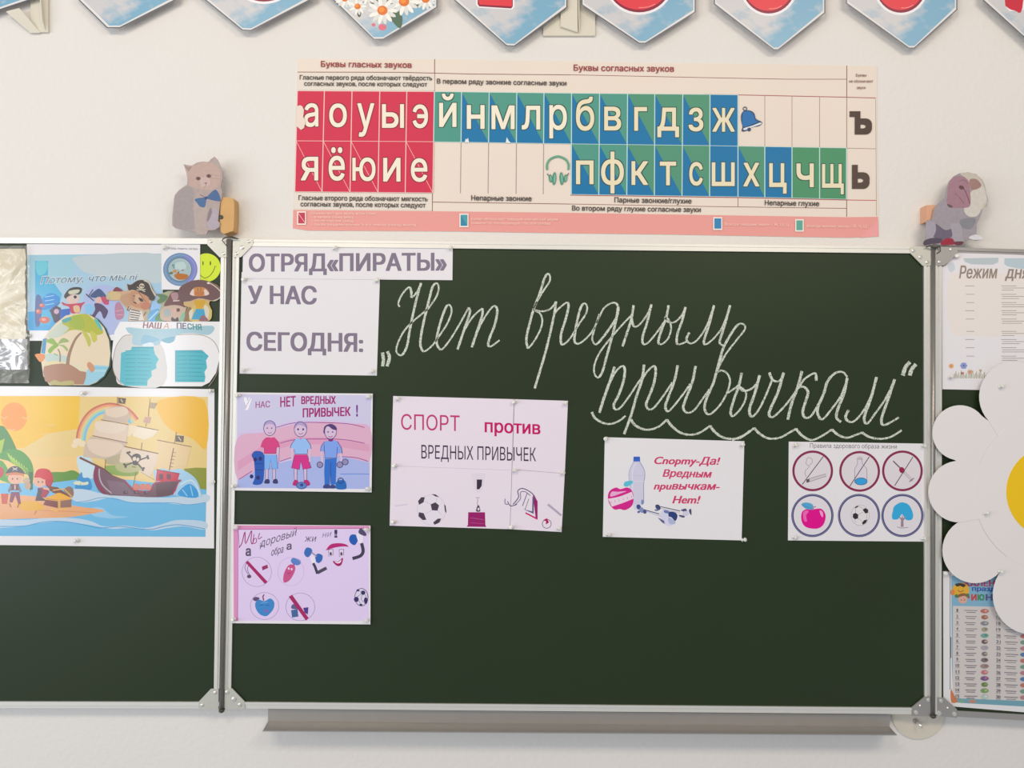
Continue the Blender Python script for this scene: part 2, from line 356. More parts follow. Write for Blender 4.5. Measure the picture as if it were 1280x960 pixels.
chalk([[(20,285),(50,312),(100,300),(140,260),(158,208)], [(158,208),(125,330),(90,435),(105,485),(150,440),(200,340),(240,240)],
       [(222,190),(245,240),(290,245),(318,190)], [(318,190),(280,320),(235,420),(220,470),(245,487),(300,440),(360,370),(405,305)],
       [(440,180),(410,290),(370,400),(345,505)], [(425,285),(455,235),(525,195),(535,245)], [(410,295),(450,285),(480,320),(465,380),(445,450),(460,490),(500,480),(550,400),(580,345)],
       [(742,220),(710,187),(660,195),(610,250),(585,330),(545,425),(550,480),(580,500),(640,430),(700,345),(740,240)], [(742,225),(720,330),(680,430),(670,490),(700,520)],
       [(750,440),(730,490),(760,520),(800,505),(860,430),(910,320),(937,220)], [(937,220),(900,360),(855,490),(875,530),(930,460),(1000,360),(1058,235)], [(1058,235),(1010,380),(970,500),(990,540),(1085,490)]], 2.9)
CH.part('chalk_quote_mark'); chalk([[(1160,120),(1130,155),(1112,210)], [(1200,135),(1172,168),(1158,210)]], 4.2)
CH.part('chalk_underline').org(720, 430, 5.818)
chalk([[(115,495),(140,540),(200,575),(260,580),(320,555),(360,522)]], 2.8)
chalk([[(400,550),(430,590),(490,620),(550,620),(610,595),(660,550)], [(660,550),(700,600),(760,645),(830,660),(900,645),(975,595)], [(975,595),(1010,640),(1070,680),(1140,690),(1200,680),(1262,632)]], 3.0)
CH.org(920, 430, 5.333)
chalk([[(-25,640),(60,605),(120,560)], [(120,560),(160,600),(220,630),(290,625),(340,600),(400,565)], [(400,565),(440,610),(500,640),(560,620),(640,570)], [(640,570),(680,605),(740,625),(800,605),(840,590)], [(840,590),(890,620),(960,632),(1030,620),(1105,575)]], 3.0)
CH.flush()

# ------------------------------------------------------------------ alphabet chart
def lerpx(tab, x):
    if x <= tab[0][0]: return tab[0][1]
    for (a, b), (c, d) in zip(tab, tab[1:]):
        if x <= c: return b + (d-b)*(x-a)/(c-a)
    return tab[-1][1]
CHART = 'ddd0c4'
ch = thing('alphabet_chart', 'wide paper chart of Cyrillic letters in red, green and blue cells above the chalkboard', 'wall chart', 732, 293, 0)
cp = mat('chart_paper', CHART, .6, spec=.3, bump=.06, bscale=9, var=.03, vscale=6)
TOP = [(372,73.5),(543,74),(640,76),(713,76.5),(800,79),(900,79.5),(1000,81),(1096,83)]
BOT = [(366,285),(384,288),(560,289),(713,291.5),(840,293),(1000,296),(1060,297),(1098.5,295.5)]
sheet(ch, [p for p in TOP if p[0] <= 713] + [(715, 291.5)] + [p for p in reversed(BOT) if p[0] < 713] + [(369, 180)], 0, .001, cp)
sheet(ch, [(712.5, 76)] + [p for p in TOP if p[0] > 713] + [(1096.5, 200)] + [p for p in reversed(BOT) if p[0] > 713] + [(713, 291.5)], 0, .0014, cp)
A = Art(ch, .0015, mat('chart_ink', 'ink', .5, spec=.3, bump=.06, bscale=9))
R0 = [(368,113.5),(543,114.5),(713,116.5),(880,118),(922,118.6),(1058,121.5),(1095,122.5)]
R1 = [(368,176),(530,177),(713,179.8),(885,182),(1060,185),(1095,186)]
R2 = [(368,239.5),(540,241),(713,243),(885,245.5),(922,246),(1058,249),(1095,249.5)]
XT = [371.7,405.5,440,474.7,508.5,543,577,611.5,646,680,714.5,749.5,784.5,818.5,853.5,887.5,922.5,956,990,1024.5,1058.5,1095]
XB = [368.5,402.5,437.5,472.5,506.5,541,575.5,610,645,679,714,748.5,783.5,818,852.5,887,922.5,956,990,1024.5,1058,1095]
def X(i, row):   # row 0,1,2 = top, middle, bottom edge of the cell rows
    return lerp(XT[i], XB[i], row/2)
RR = (R0, R1, R2)
def cell(i, r): return [(X(i, r), lerpx(RR[r], X(i, r))), (X(i+1, r), lerpx(RR[r], X(i+1, r))), (X(i+1, r+1), lerpx(RR[r+1], X(i+1, r+1))), (X(i, r+1), lerpx(RR[r+1], X(i, r+1)))]
RED, TEAL, BLUE, LET, DK = 'c62a4a', '468f80', '0a6ea0', 'e4dcc9', '33302e'
BROWN = '7d4a44'
# header bands
A.part('printed_grid')
BAND = [(366.5,262.5),(540,264),(713,266),(900,269),(1058,271.5),(1097.5,271)]
A.poly(BAND + [p for p in reversed(BOT)], 'dc9690')
A.poly([(1075,297),(1097.9,276),(1098.5,295.5)], 'e09a9c')
H1 = [(372,90),(500,90.3),(590,92.5),(713,93.5),(810,95.5),(880,97),(985,99),(1058,99)]
A.line(H1, .7, BROWN); A.line(R0[3:], 1, 'a05a58')
A.line([(543.3,74),(543,114)], .8, BROWN); A.line([(1058.5,82),(1058.3,271)], .9, BROWN)
A.poly([(372,92)]+[(543,92),(543,113),(372,112.5)], 'd8cfc4')
A.poly([(367.5,241)]+[(540,242.5),(540,263),(367,261.5)], 'dad0c6')
A.line([(540.7,252.5),(713,255),(880,258),(1058,260.5)], .7, BROWN); A.line([(540.5,241.5),(540.3,264)], .7, BROWN); A.line([(922.5,247),(922.5,258)], .7, BROWN)
A.line([(p[0], p[1]+1) for p in R2 if p[0] > 540] , 1, 'b8605e')
for i in range(5, 9): A.line([(X(i+1,1), lerpx(R1,X(i+1,1))), (X(i+1,2), lerpx(R2,X(i+1,2)))], .7, '8f827c')
for i in range(16, 21): A.line([(X(i,0), lerpx(R0,X(i,0))), (X(i,1), lerpx(R1,X(i,1)))], .7, '9c847c')
A.line([(1059,185.2),(1095,186)], .7, '9c847c'); A.line([(1094.6,124),(1095.6,270)], .5, '9c847c')
L1 = 'а о у ы э й н м л р б в г д з ж'.split(); L2 = dict(zip([0,1,2,3,4,10,11,12,13,14,15,16,17,18,19], 'я ё ю и е п ф к т с ш х ц ч щ'.split()))
B1 = {0:(380.3,398),1:(411.5,433.5),2:(446.7,467.8,129,171),3:(477.5,505),4:(516,535),5:(548.8,570.6,117,158.7),6:(583.5,605.8),7:(614.4,643.3),8:(652.2,675.3),9:(686.7,708.6,131,173),10:(720,742.8,120.8,163.5),11:(755.3,776.4),12:(792.8,808.8),13:(821.7,848.8,134.5,171.5),14:(860.8,879.2),15:(890.5,918.4)}
B2 = {0:(376,397.8),1:(410.8,431,184,226),2:(440.5,469.4),3:(479,500.6),4:(513.6,534.2),10:(720,742),11:(751.4,779.8,189.5,241.8),12:(789.4,810),13:(824.8,845.2),14:(861.6,878.4),15:(889.7,918.4),16:(929.2,949.2),17:(961.5,983.3,204,242),18:(995.6,1017.3),19:(1027.6,1054.7,205,243)}
for r in (0, 1):
    for i in range(20):
        if r == 0 and i > 15 or r == 1 and 5 <= i <= 9: continue
        q = cell(i, r); A.part('letter_cell')
        split = (r == 0 and 6 <= i <= 14) or (r == 1 and i in (10,11,12,13,14,16))
        if i < 5: base = RED
        elif r == 0: base = TEAL if i == 5 else BLUE
        else: base = '468a64' if i in (18, 19) else BLUE
        A.poly(q, base)
        if split: A.poly([q[0], q[1], q[2]], '4a9080' if i < 12 else '4b8b70')
        if i < 5 and r == 1 and i != 3: A.line([q[0], q[2]], .7, 'e9a8a4')
        A.line(q, 1.25, 'e6bdb8' if i < 5 else 'b9d4d2', closed=True)
        bb = (B1 if r == 0 else B2)[i]; s = (L1[i] if r == 0 else L2[i])
        xm = (bb[0]+bb[1])/2
        yt, yb = (bb[2], bb[3]) if len(bb) == 4 else ((129 + (xm-390)*.0115, 158.7 + (xm-390)*.0115) if r == 0 else (196 + (xm-390)*.0135, 225.6 + (xm-390)*.0135))
        A.glyph(s, bb[0], bb[1], yt, yb, '7c1f35' if i < 5 else '2c4a44', .03, 1.0); A.glyph(s, bb[0], bb[1], yt, yb, LET if i < 10 else 'ddd2b4', .010)
A.part('letter_cell'); A.glyph('ъ', 1062, 1090, 139, 168, '4a3a34', .04)
A.part('letter_cell'); A.glyph('ь', 1065, 1087, 206, 236, '4f4038', .04)
# torn patches
A.part('torn_patch'); A.poly([(371,133),(375,131.5),(378,133),(380,138),(379,146),(382,152),(380,160),(376,162.5),(373,159.5),(370,157.5)], 'ddccc0')
A.poly([(581,178),(582,173.5),(584,174),(585,172),(586.5,178.5)], 'd5dcdc'); A.poly([(632,178.5),(633.5,171.5),(636,176),(639,179)], 'd5dcdc')
A.part('printed_bell').org(900, 60, 6.095)
BN = '2c4266'
A.ring(190,462,14,13,1.0,BN,14)
A.blob([(170,490),(195,475),(235,478),(262,500),(275,540),(320,565),(300,592),(235,605),(200,630),(165,632),(172,600),(163,560),(160,520)], BN)
A.blob([(175,495),(200,482),(232,485),(255,508),(268,548),(290,560),(220,590),(178,600),(170,550)], '1f6aa8')
A.blob([(180,612),(250,590),(305,568),(312,580),(240,605),(190,625)], 'cfd6dc'); A.ell(222,620,14,14,BN)
A.part('printed_headphones').org(530, 170, 6.4)
A.line([(985,270),(985,225),(1010,185),(1070,163),(1130,185),(1155,225),(1155,270)], 2.6, '5f9a80', smooth=True)
for x, rx, ry, y, rot in ((1012,14,32,338,-6),(1042,16,52,340,4),(1100,16,52,340,-4),(1132,14,32,338,6)): A.ell(x,y,rx,ry,'4a8a76',rot); A.ell(x+3,y,rx*.35,ry*.7,'78b49c',rot)
A.line([(985,300),(1005,325)], 1.2, '6b6f6a'); A.line([(1158,295),(1140,325)], 1.2, '6b6f6a')
A.org().part('printed_heading')
MR = '94383a'
A.text('Буквы гласных звуков', 401, 514.5, 83.3, 84.6, 7.2, MR, .02); A.text('Буквы согласных звуков', 717, 842.5, 88.2, 89.5, 7.6, MR, .02)
A.part('printed_caption')
G = '4c4440'
for t, x0, x1, b0, b1, c in (('Гласные первого ряда обозначают твёрдость',374.5,540,99.3,100.2,5.6),('согласных звуков, после которых следуют',380,534,107,108,5.6),
    ('В первом ряду звонкие согласные звуки',546,708,104.2,106.8,6), ('Гласные второго ряда обозначают мягкость',373,534.5,250,251.5,6),('согласных звуков, после которых следуют',375.5,532,257.8,259.3,6),
    ('Непарные звонкие',589,664.5,250.3,251.3,6.4),('Парные звонкие/глухие',768,864.5,252.8,254.4,6.4),('Непарные глухие',956,1024,256.3,257.6,6.4),('Во втором ряду глухие согласные звуки',715,876,263,265,6.2)):
    A.text(t, x0, x1, b0, b1, c, G, .022)
for t, x0, x1, b in (('Буквы',1070,1083,95.5),('не обозначают',1061.5,1091.5,103),('звуки',1071,1082,111)): A.text(t, x0, x1, b, b, 3.4, '7a4a44', .01)
A.part('printed_key')
for x0, y0, x1, y1, c, c2 in ((371.3,264.3,382.5,281,'b93a52',None),(574.3,267,585.6,284,'2f7fa0','4a94a0'),(891.5,271.5,902.8,287.5,'2f7fb0',None),(994,274,1004.6,289.5,'5aa090',None)):
    A.rect(x0,y0,x1,y1,'ece0d8'); A.rect(x0+1.4,y0+1.4,x1-1.2,y1-1.6,c)
    if c2: A.poly([(x0+1.4,y0+1.4),(x1-1.2,y0+1.4),(x1-1.2,y1-1.6)], c2)
A.line([(372.5,266),(381.5,279)], .7, 'e8b0b0')
TW = 'f0c9be'
for t, x0, x1, b in (('Обозначают два звука, если стоят:',388.5,471,268),('– в начале слова (ель);',388.5,442,272.6),('– после гласной (заяц);',388.5,443,277.2),('– после разделительных Ъ и Ь знаков (съезд, вьюга)',388.5,520,282),
    ('Буква обозначает твёрдый или мягкий звуки',589,697,275.2),('(зависит от последующей гласной буквы)',589,688,280.2),('Всегда твёрдые звуки – Ж, Ш, Ц',906,986,281.8),('Всегда мягкие звуки – Й, Ч, Щ',1008.5,1084,284)):
    A.text(t, x0, x1, b, b+.6, 3.1, TW, .01)
A.flush()

# ------------------------------------------------------------------ pennants and the brackets behind them
def pennant_mat():
    m = bpy.data.materials.new('cloudy_sky_print'); m.use_nodes = True; n = m.node_tree; b = n.nodes['Principled BSDF']
    b.inputs['Roughness'].default_value = .35; b.inputs['Coat Weight'].default_value = .2
    tc = n.nodes.new('ShaderNodeTexCoord'); mp = n.nodes.new('ShaderNodeMapping'); mp.inputs['Scale'].default_value = (1, 1, 1.7); mp.inputs['Rotation'].default_value = (0, .5, 0)
    nz = n.nodes.new('ShaderNodeTexNoise'); nz.inputs['Scale'].default_value = 10; nz.inputs['Detail'].default_value = 5; nz.inputs['Roughness'].default_value = .55
    n.links.new(tc.outputs['Object'], mp.inputs[0]); n.links.new(mp.outputs[0], nz.inputs['Vector'])
    cr = n.nodes.new('ShaderNodeValToRGB'); e = cr.color_ramp.elements; e[0].position = .42; e[0].color = alb('74a3bd'); e[1].position = .58; e[1].color = alb('c2c0c2')
    dt = n.nodes.new('ShaderNodeVectorMath'); dt.operation = 'DOT_PRODUCT'; dt.inputs[1].default_value = (-1.5, 0, 1.5)
    n.links.new(tc.outputs['Object'], dt.inputs[0]); ad = n.nodes.new('ShaderNodeMath'); ad.inputs[1].default_value = -.07; n.links.new(dt.outputs['Value'], ad.inputs[0])
    a2 = n.nodes.new('ShaderNodeMath'); n.links.new(ad.outputs[0], a2.inputs[0]); n.links.new(nz.outputs['Fac'], a2.inputs[1])
    n.links.new(a2.outputs[0], cr.inputs[0]); n.links.new(cr.outputs[0], b.inputs['Base Color']); return m
SKY = pennant_mat(); PEDGE = mat('pennant_card', 'd8d4d2', .5)
PEN = [  # left x, shoulder y, tip pts, right x, shoulder y, letter, label
 (-115,-25,(-48,20,-30,22),47,-4,None,'leftmost pennant of the banner, mostly outside the photo at the corner'),
 (94,-5,(134,34.5,150,34.5),222,-2,None,'blue and white pennant second from the left with a blunt tip'),
 (240,-14,(303,37.5,314,38),394,-4,('arc',330,-30,38,32),'pennant with only the dark underside of a red letter, left of the daisy pennant'),
 (405,-12,(467,49,479,49),546,9,'daisy','pennant with a printed bunch of white daisies instead of a letter'),
 (566,-2,(633,57,643,57.5),708.5,9,('block',597,641,9.5),'pennant with the square foot of a red letter, left of the middle bracket'),
 (727.5,6,(799,54,807,54),869,15,('arc',799,-24,41,39.5),'pennant with a wide round red letter, right of the middle bracket'),
 (893,5,(967,62,973,62),1031,16,('arc',961,-20,34,37),'pennant with a round red letter, fourth from the right edge bracket side'),
 (1058,4,(1136,60,1143,60),1196,12,('arc',1126,-19,32,35),'pennant with a round red letter above the chart corner, second from the right'),
 (1228,-1,(1300,64,1308,64),1362,14,('foot',1254,1278,12.5),'rightmost pennant of the banner, cut off by the photo edge')]
PEN[6] = PEN[6][:-1] + ('pennant with a round red letter over the right part of the letter chart',)
SPIN = random.Random(3)
for k, (xl, yl, tip, xr, yr, let, lab) in enumerate(PEN):
    top = -128 + (xl-567)*.012
    out = [(xl, top), (xr, top), (xr, yr), (tip[2], tip[3]), (tip[0], tip[1]), (xl, yl)]
    pn = thing('pennant', lab, 'pennant', (xl+xr)/2, tip[1], .019, 'banner pennants along the top')
    MB().prism(out, .0175, .019).build('card', PEDGE, pn)
    cx = (xl+xr)/2; cy = -40
    ins = [(x + (2.4 if x < cx-20 else (-2.4 if x > cx+20 else 0)), y + (2.4 if y < -60 else -2.6)) for x, y in out]
    A = Art(pn, .019, mat('pennant_ink', 'ink', .35, coat=.2)); A.part('printed_border'); A.line(out, 1.5, '5b5f68', closed=True)
    v = [at(x, y, .019 + 6e-5) for x, y in ins]; link('sky_print', v, [list(range(len(v)))[::-1]], SKY, pn)
    A.k = 20; A.part('printed_letter')
    if let == 'daisy':
        A.part('printed_foliage')
        for q in range(26):
            x, y = SPIN.uniform(425, 538), SPIN.uniform(-14, 22)
            if y > 6 + (x-425)*.02 + 14 - abs(x-478)*.12: continue
            A.ell(x, y, SPIN.uniform(4, 7), SPIN.uniform(2, 4), SPIN.choice(['3e4a44', '5d6a50', '6f7466', '48403e']), SPIN.uniform(0, 180), 10)
        A.blob([(488,20),(497,12),(503,22),(501,35),(494,31)], '3f5a48')
        A.ell(478,34,5,4,'c76a78'); A.ell(467,31,2.5,2,'c76a78')
        for fx, fy, fr in ((431,-2,12),(447,8,11),(459,-6,12),(532,-1,14),(505,2,18),(478,13,18)):
            A.part('printed_daisy')
            for a in range(14): A.ell(fx + math.cos(a*.449)*fr*.62, fy + math.sin(a*.449)*fr*.58, fr*.42, fr*.15, ('e4e2dc', 'cfd0ce')[a % 2], math.degrees(a*.449), 10)
            A.ell(fx, fy, fr*.36, fr*.33, 'c8703e'); A.ell(fx-1, fy-1, fr*.2, fr*.18, 'de8c50')
    elif let and let[0] == 'arc':
        _, cx2, cy2, rx, ry = let
        A.ell(cx2, cy2, rx+3, ry+3, 'e3dfe2', 0, 40); A.ell(cx2, cy2, rx, ry, '7c2338', 0, 40); A.ell(cx2-.5, cy2-2, rx-1.5, ry-1.5, 'cd4850', 0, 40); A.ell(cx2, cy2-12, rx-13, ry-20, 'a9c0d0', 0, 30)
        A.line(ellp(cx2+3, cy2, rx-7, ry-6, 0, 10, 60, 96), .9, 'e08a88')
    elif let and let[0] == 'block':
        A.poly([(595,-70),(643,-70),(643,9),(640,12),(598,9.5),(595,6)], 'e3dfe2'); A.poly([(597,-70),(641,-70),(641,8),(639,10.6),(599,8),(597,5)], '7c2338'); A.poly([(598.5,-70),(639.5,-70),(640,8),(600,5.8),(598.5,4)], 'cd4850')
    elif let and let[0] == 'foot':
        A.poly([(1252,-60),(1284,-60),(1282,12),(1262,14),(1257,8)], 'e3dfe2'); A.blob([(1254,-60),(1280,-60),(1278,10),(1268,13),(1259,9),(1256,0)], 'b83844')
        A.blob([(1292,-60),(1318,-60),(1316,10),(1306,13),(1297,9)], 'b83844')
    A.flush()
brm = mat('painted_bracket', 'cfc9ba', .6)
def mount(label, x0, x1, yb, xtop0, xtop1):
    b = thing('shelf_bracket', label, 'bracket', (x0+x1)/2, yb, 0, None)
    m = MB(); m.prism([(x0, -90), (x1, -90), (x1, yb), (x0, yb)], 0, .006); m.build('wall_plate', brm, b)
    return b
b = mount('beige metal bracket behind the leftmost pennant in the upper left corner', 38, 60, 40, 0, 0)
m = MB(); P = [at(38,40,.006), at(50,40,.006), at(24,10,.0165), at(8,14,.0165)]
slab(m, P[0], P[1], P[2], P[3], .002); m.build('diagonal_brace', brm, b)
m = MB(); P = [at(52,-90,.006), at(56,39,.006), at(51.5,24,.0165), at(44,-90,.0165)]; n0 = len(m.v)
m.v += P + [p + Vector((.002, 0, 0)) for p in P]; m.f += [[0,1,2,3],[7,6,5,4],[0,4,5,1],[1,5,6,2],[2,6,7,3],[3,7,4,0]]; m.build('side_flange', brm, b)
b = mount('pale metal bracket behind the middle of the pennant banner', 679, 744, 44.5, 0, 0)
m = MB(); P = [at(724,-90,.006), at(724,44,.006), at(723,20,.0165), at(723,-90,.0165)]
m.v += P + [p + Vector((.002, 0, 0)) for p in P]; m.f += [[0,1,2,3],[7,6,5,4],[0,4,5,1],[1,5,6,2],[2,6,7,3],[3,7,4,0]]; m.build('side_flange', brm, b)
m = MB(); m.prism([(699,-90),(722,-90),(722,40),(701,33)], .006, .012); m.build('raised_plate', brm, b)

# ------------------------------------------------------------------ kitten and puppy card figures with the wooden blocks behind
wood = mat('pine_wood', 'c49a63', .55, bump=.1, bscale=60, var=.15, vscale=25)
wk = MB(); wk.prism(spline([(276,252),(279,247),(289,247.5),(292.5,252),(292,285),(288,289.5),(276,289.5)], 3, True), 0, .030)
wk = wk.build('wooden_block', wood); settag(wk, 'small varnished wooden block fixed to the wall beside the kitten figure', 'wooden block')
wk2 = MB().prism([(1158,256.5),(1172,256),(1172,277),(1158,277)], 0, .026).build('wooden_block', mat('peach_wood', 'cf9d80', .6, var=.1)); settag(wk2, 'small peach coloured block behind the puppy figure', 'wooden block')
screw(276.5, 271.5, .030, wk, 2.6, wirem)
CARD = mat('card_board', 'a89b98', .55)
kt = thing('kitten_cutout', 'flat card figure of a sitting cream kitten with a blue bow above the left hinge', 'card figure', 245, 293, .031)
KO = [(235,120),(270,130),(320,135),(370,105),(430,95),(485,100),(510,70),(545,45),(575,75),(600,130),(625,190),(625,260),(605,340),(622,400),(615,470),(600,500),(590,600),(580,690),(600,710),(595,750),(545,780),(480,785),(465,825),(380,828),(345,795),(250,785),(150,760),(122,735),(122,640),(135,520),(148,430),(190,380),(270,325),(275,270),(262,200)]
kp = [(200+x/8, 190+y/8) for x, y in KO]
sheet(kt, kp, .0300, .0325, CARD, 'card')
A = Art(kt, .0325, mat('card_ink', 'ink', .5, var=.14, vscale=140)).org(200, 190, 8); A.part('printed_fur'); A.poly(KO, 'b3a29f')
A.blob([(270,150),(340,135),(430,105),(500,110),(560,90),(600,180),(600,300),(540,370),(440,380),(330,350),(280,300)], 'c3a79e')
A.blob([(140,560),(150,440),(270,340),(340,400),(330,560),(350,760),(250,775),(140,745)], 'a59a9b')
A.blob([(345,480),(420,420),(470,560),(460,700),(462,815),(385,820),(350,760)], 'b8a8a2'); A.blob([(480,640),(540,560),(585,600),(575,690),(590,740),(545,772),(500,765),(470,720)], 'b5a8b4')
A.blob([(470,700),(500,660),(520,600),(505,560),(480,620)], '8f7f84')
A.poly([(245,132),(275,150),(320,145),(285,200)], 'a38a86'); A.poly([(510,95),(545,60),(585,120),(600,180),(560,140)], 'b5a5a0')
A.blob([(400,250),(430,260),(470,240),(500,300),(470,350),(410,340)], 'cbb4ad')
A.part('printed_face')
for ex, ey in ((383,265),(488,240)): A.ell(ex, ey, 26, 19, '8c6a68'); A.ell(ex, ey, 14, 14, '5c4444')
A.poly([(440,308),(475,302),(460,325)], 'a8686a'); A.line([(460,325),(458,345),(430,352)], .5, '8a6a68'); A.line([(500,225),(590,240)], .4, 'a28c88'); A.line([(500,260),(600,270)], .4, 'a28c88')
A.part('printed_bow'); A.blob([(350,470),(450,455),(462,480),(448,550),(400,545),(370,510)], '4a6f9c'); A.blob([(465,455),(540,380),(580,400),(608,485),(560,490),(480,470)], '4a6a98'); A.ell(460,460,16,16,'3c4f80'); A.line([(400,425),(450,455)], .8, '744a5c')
A.flush()
dg = thing('puppy_cutout', 'flat card figure of a sitting wrinkled puppy above the right hinge', 'card figure', 1190, 304, .031)
DO = [(560,122),(640,140),(700,195),(728,250),(742,340),(762,400),(748,460),(705,500),(685,560),(650,640),(642,740),(700,768),(702,795),(650,805),(590,795),(530,800),(505,845),(430,856),(280,850),(220,838),(120,868),(110,830),(138,770),(140,700),(148,600),(200,600),(225,480),(260,440),(330,370),(345,290),(370,215),(420,160),(480,130)]
sheet(dg, [(1140+x/8, 200+y/8) for x, y in DO], .0300, .0325, CARD, 'card')
A = Art(dg, .0325, MATS['card_ink']).org(1140, 200, 8); A.part('printed_fur'); A.poly(DO, 'a39aa2')
A.blob([(480,135),(560,126),(640,145),(715,235),(740,350),(755,400),(735,465),(700,495),(660,440),(650,330),(600,300),(560,200)], 'c9c0b4')
A.blob([(590,320),(700,260),(745,380),(700,480),(650,560),(560,560),(520,480)], 'd6cfc6')
A.blob([(350,370),(370,230),(430,165),(520,170),(570,220),(580,300),(585,440),(540,478),(400,475),(350,430)], 'a77f8d')
A.blob([(575,200),(640,190),(690,240),(680,275),(620,300),(590,290)], 'a58079')
A.line([(470,270),(520,290),(560,380),(580,440)], 1.2, '7a525e', smooth=True); A.line([(430,330),(480,380),(520,440)], .9, '8b6472', smooth=True); A.ell(495,275,28,20,'6b4650',20); A.line([(470,215),(520,200),(560,240)], .9, '8b6472', smooth=True); A.blob([(350,440),(390,450),(410,475),(370,472)], '6b5560')
A.blob([(230,640),(330,700),(400,690),(395,770),(300,800),(220,780)], '6c6478'); A.blob([(480,600),(560,580),(640,590),(600,680),(540,690),(490,660)], '8a8a92'); A.blob([(390,640),(480,640),(505,760),(500,810),(420,800),(400,720)], 'a9a3ad')
A.blob([(140,640),(220,620),(240,700),(200,780),(145,780)], 'aaa2b0'); A.blob([(570,770),(640,745),(700,770),(700,795),(600,795)], 'e0dce2')
A.blob([(120,810),(200,780),(300,790),(280,830),(200,840),(125,855)], '564a5c'); A.blob([(290,820),(340,785),(400,785),(425,820),(420,845),(300,850)], 'a02840'); A.blob([(420,820),(510,815),(500,845),(440,852)], '6b3a44')
A.flush()

# ------------------------------------------------------------------ push pins
PINM = mat('clear_plastic_pin', 'e6e4de', .15, spec=.7, coat=.5, alpha=.8)
def pin(px, py, d, where):
    rn = random.Random(int(px*7+py)); p = at(px, py, d)
    ax = Vector((rn.uniform(.25, .75)*rn.choice((1, 1, -1)), -1, rn.uniform(-.1, .3))).normalized()
    p = p - ax*.0005
    prof = ((0, .0001), (0, .0032), (.0010, .0034), (.0018, .0016), (.0062, .0019), (.0070, .0037), (.0082, .0037), (.0088, .0028))
    m = MB(); m.tube([p + ax*(a + i*1e-5)*1.15 for i, (a, r) in enumerate(prof)], [r*1.2 for a, r in prof], 10)
    settag(m.build('push_pin', PINM, None, True), 'clear push pin ' + where, 'push pin', 'clear push pins holding papers')

# ------------------------------------------------------------------ papers on the central board
P0, P1 = BD+.0002, BD+.0008
# headline sign in two sheets
t = thing('paper_sign', 'white lower sheet of the headline sign reading У НАС СЕГОДНЯ', 'sign', 385, 469, BD)
sheet(t, [(302, 340), (475, 344), (471, 469.5), (299.5, 467)], P0, P1)
A = Art(t, P1); INKV = '7b7282'
A.part('lettering').text('У НАС', 310, 396, 379.5, 380, 22, INKV, .035); A.text('СЕГОДНЯ:', 308, 454, 437.8, 439.5, 22.5, INKV, .035); A.flush()
t = thing('paper_sign', 'long white strip at the top of the board reading ОТРЯД «ПИРАТЫ»', 'sign', 435, 349, BD)
sheet(t, [(304, 307.5), (566, 309), (565.5, 350.2), (303, 348)], P1+.0003, P1+.0009)
A = Art(t, P1+.0009); A.part('lettering').text('ОТРЯД«ПИРАТЫ»', 311, 558.5, 339.2, 337.8, 21.5, INKV, .035); A.flush()
for px, py, wh in ((417.5,310.5,'at the middle of the top edge of the headline strip'),(562,310,'at the right end of the headline strip'),(306.5,349.5,'at the left edge between the headline strip and sheet'),(470,351,'at the right corner below the headline strip'),(303.8,462,'in the lower left corner of the headline sheet'),(465,464,'in the lower right corner of the headline sheet')): pin(px, py, P1+.0009, wh)

# painted poster with three children
t = thing('painted_poster', 'watercolour poster of three children in pink and blue sports clothes', 'poster', 380, 615, BD)
O0, O1 = RF+.0012, RF+.0018
sheet(t, [(295.5, 490.5), (466, 492), (464.5, 615.5), (291.5, 613)], O0, O1)
A = Art(t, O1).org(285, 480, 6.62); A.part('painted_background')
A.poly([(75,85),(1185,92),(1172,870),(75,860)], 'c6bad8')
A.blob([(75,450),(300,400),(560,330),(800,310),(1000,330),(1175,360),(1170,640),(1000,610),(780,600),(500,620),(300,680),(80,790)], 'cda8be')
A.poly([(80,640),(300,500),(560,440),(800,440),(1170,500),(1170,560),(800,500),(560,500),(300,570),(80,720)], 'ca9ab4')
A.poly([(80,800),(260,700),(480,640),(700,600),(950,600),(1170,650),(1170,868),(80,858)], 'a2acd6')
A.poly([(75,90),(75,400),(300,360),(560,300),(800,290),(1180,330),(1184,94)], 'c3c0d8')
for l in ([(90,790),(200,720)], [(400,360),(560,320),(800,320),(1000,330),(1130,360)], [(430,490),(560,460),(780,455),(960,460),(1130,490)], [(430,640),(520,610)], [(920,600),(1060,610),(1160,640)]): A.line(l, .9, '8e4c86', smooth=True)
A.line([(930,745),(1170,745)], .8, '5c7ec0'); A.line([(240,660),(240,650)], .5, '5c7ec0')
A.part('lettering')
A.glyph('У', 130, 195, 110, 215, 'e6e4ee', .06); A.line([(140,205),(190,110)], .6, '8d86a4')
VM = '93326a'
A.text('НАС', 228, 348, 198, 192, 52, '9a5a86', .02); A.text('НЕТ', 432, 560, 190, 182, 82, VM, .03); A.text('ВРЕДНЫХ', 606, 892, 165, 163, 62, VM, .04); A.text('ПРИВЫЧЕК', 618, 1015, 275, 262, 72, VM, .035); A.glyph('!', 1060, 1075, 172, 270, '6a3a86', .03)
OUT = '43386e'; SK = 'c9b4cc'
A.part('painted_child')   # boy on the left with a skateboard
A.ell(345,365,50,62,SK,0); A.blob([(295,360),(305,315),(345,305),(385,318),(395,360),(370,335),(320,335)], 'a99bc0'); A.ring(345,365,50,62,.7,OUT)
for x in (325,362): A.ell(x,365,6,5,OUT)
A.line([(330,400),(345,408),(362,398)], .6, '8c3a66', smooth=True)
A.poly([(310,445),(335,440),(355,445),(385,440),(420,480),(430,520),(400,530),(398,575),(300,575),(300,530),(268,520),(285,470)], 'c0507e'); A.line([(300,530),(300,575),(398,575),(400,525)], .6, OUT)
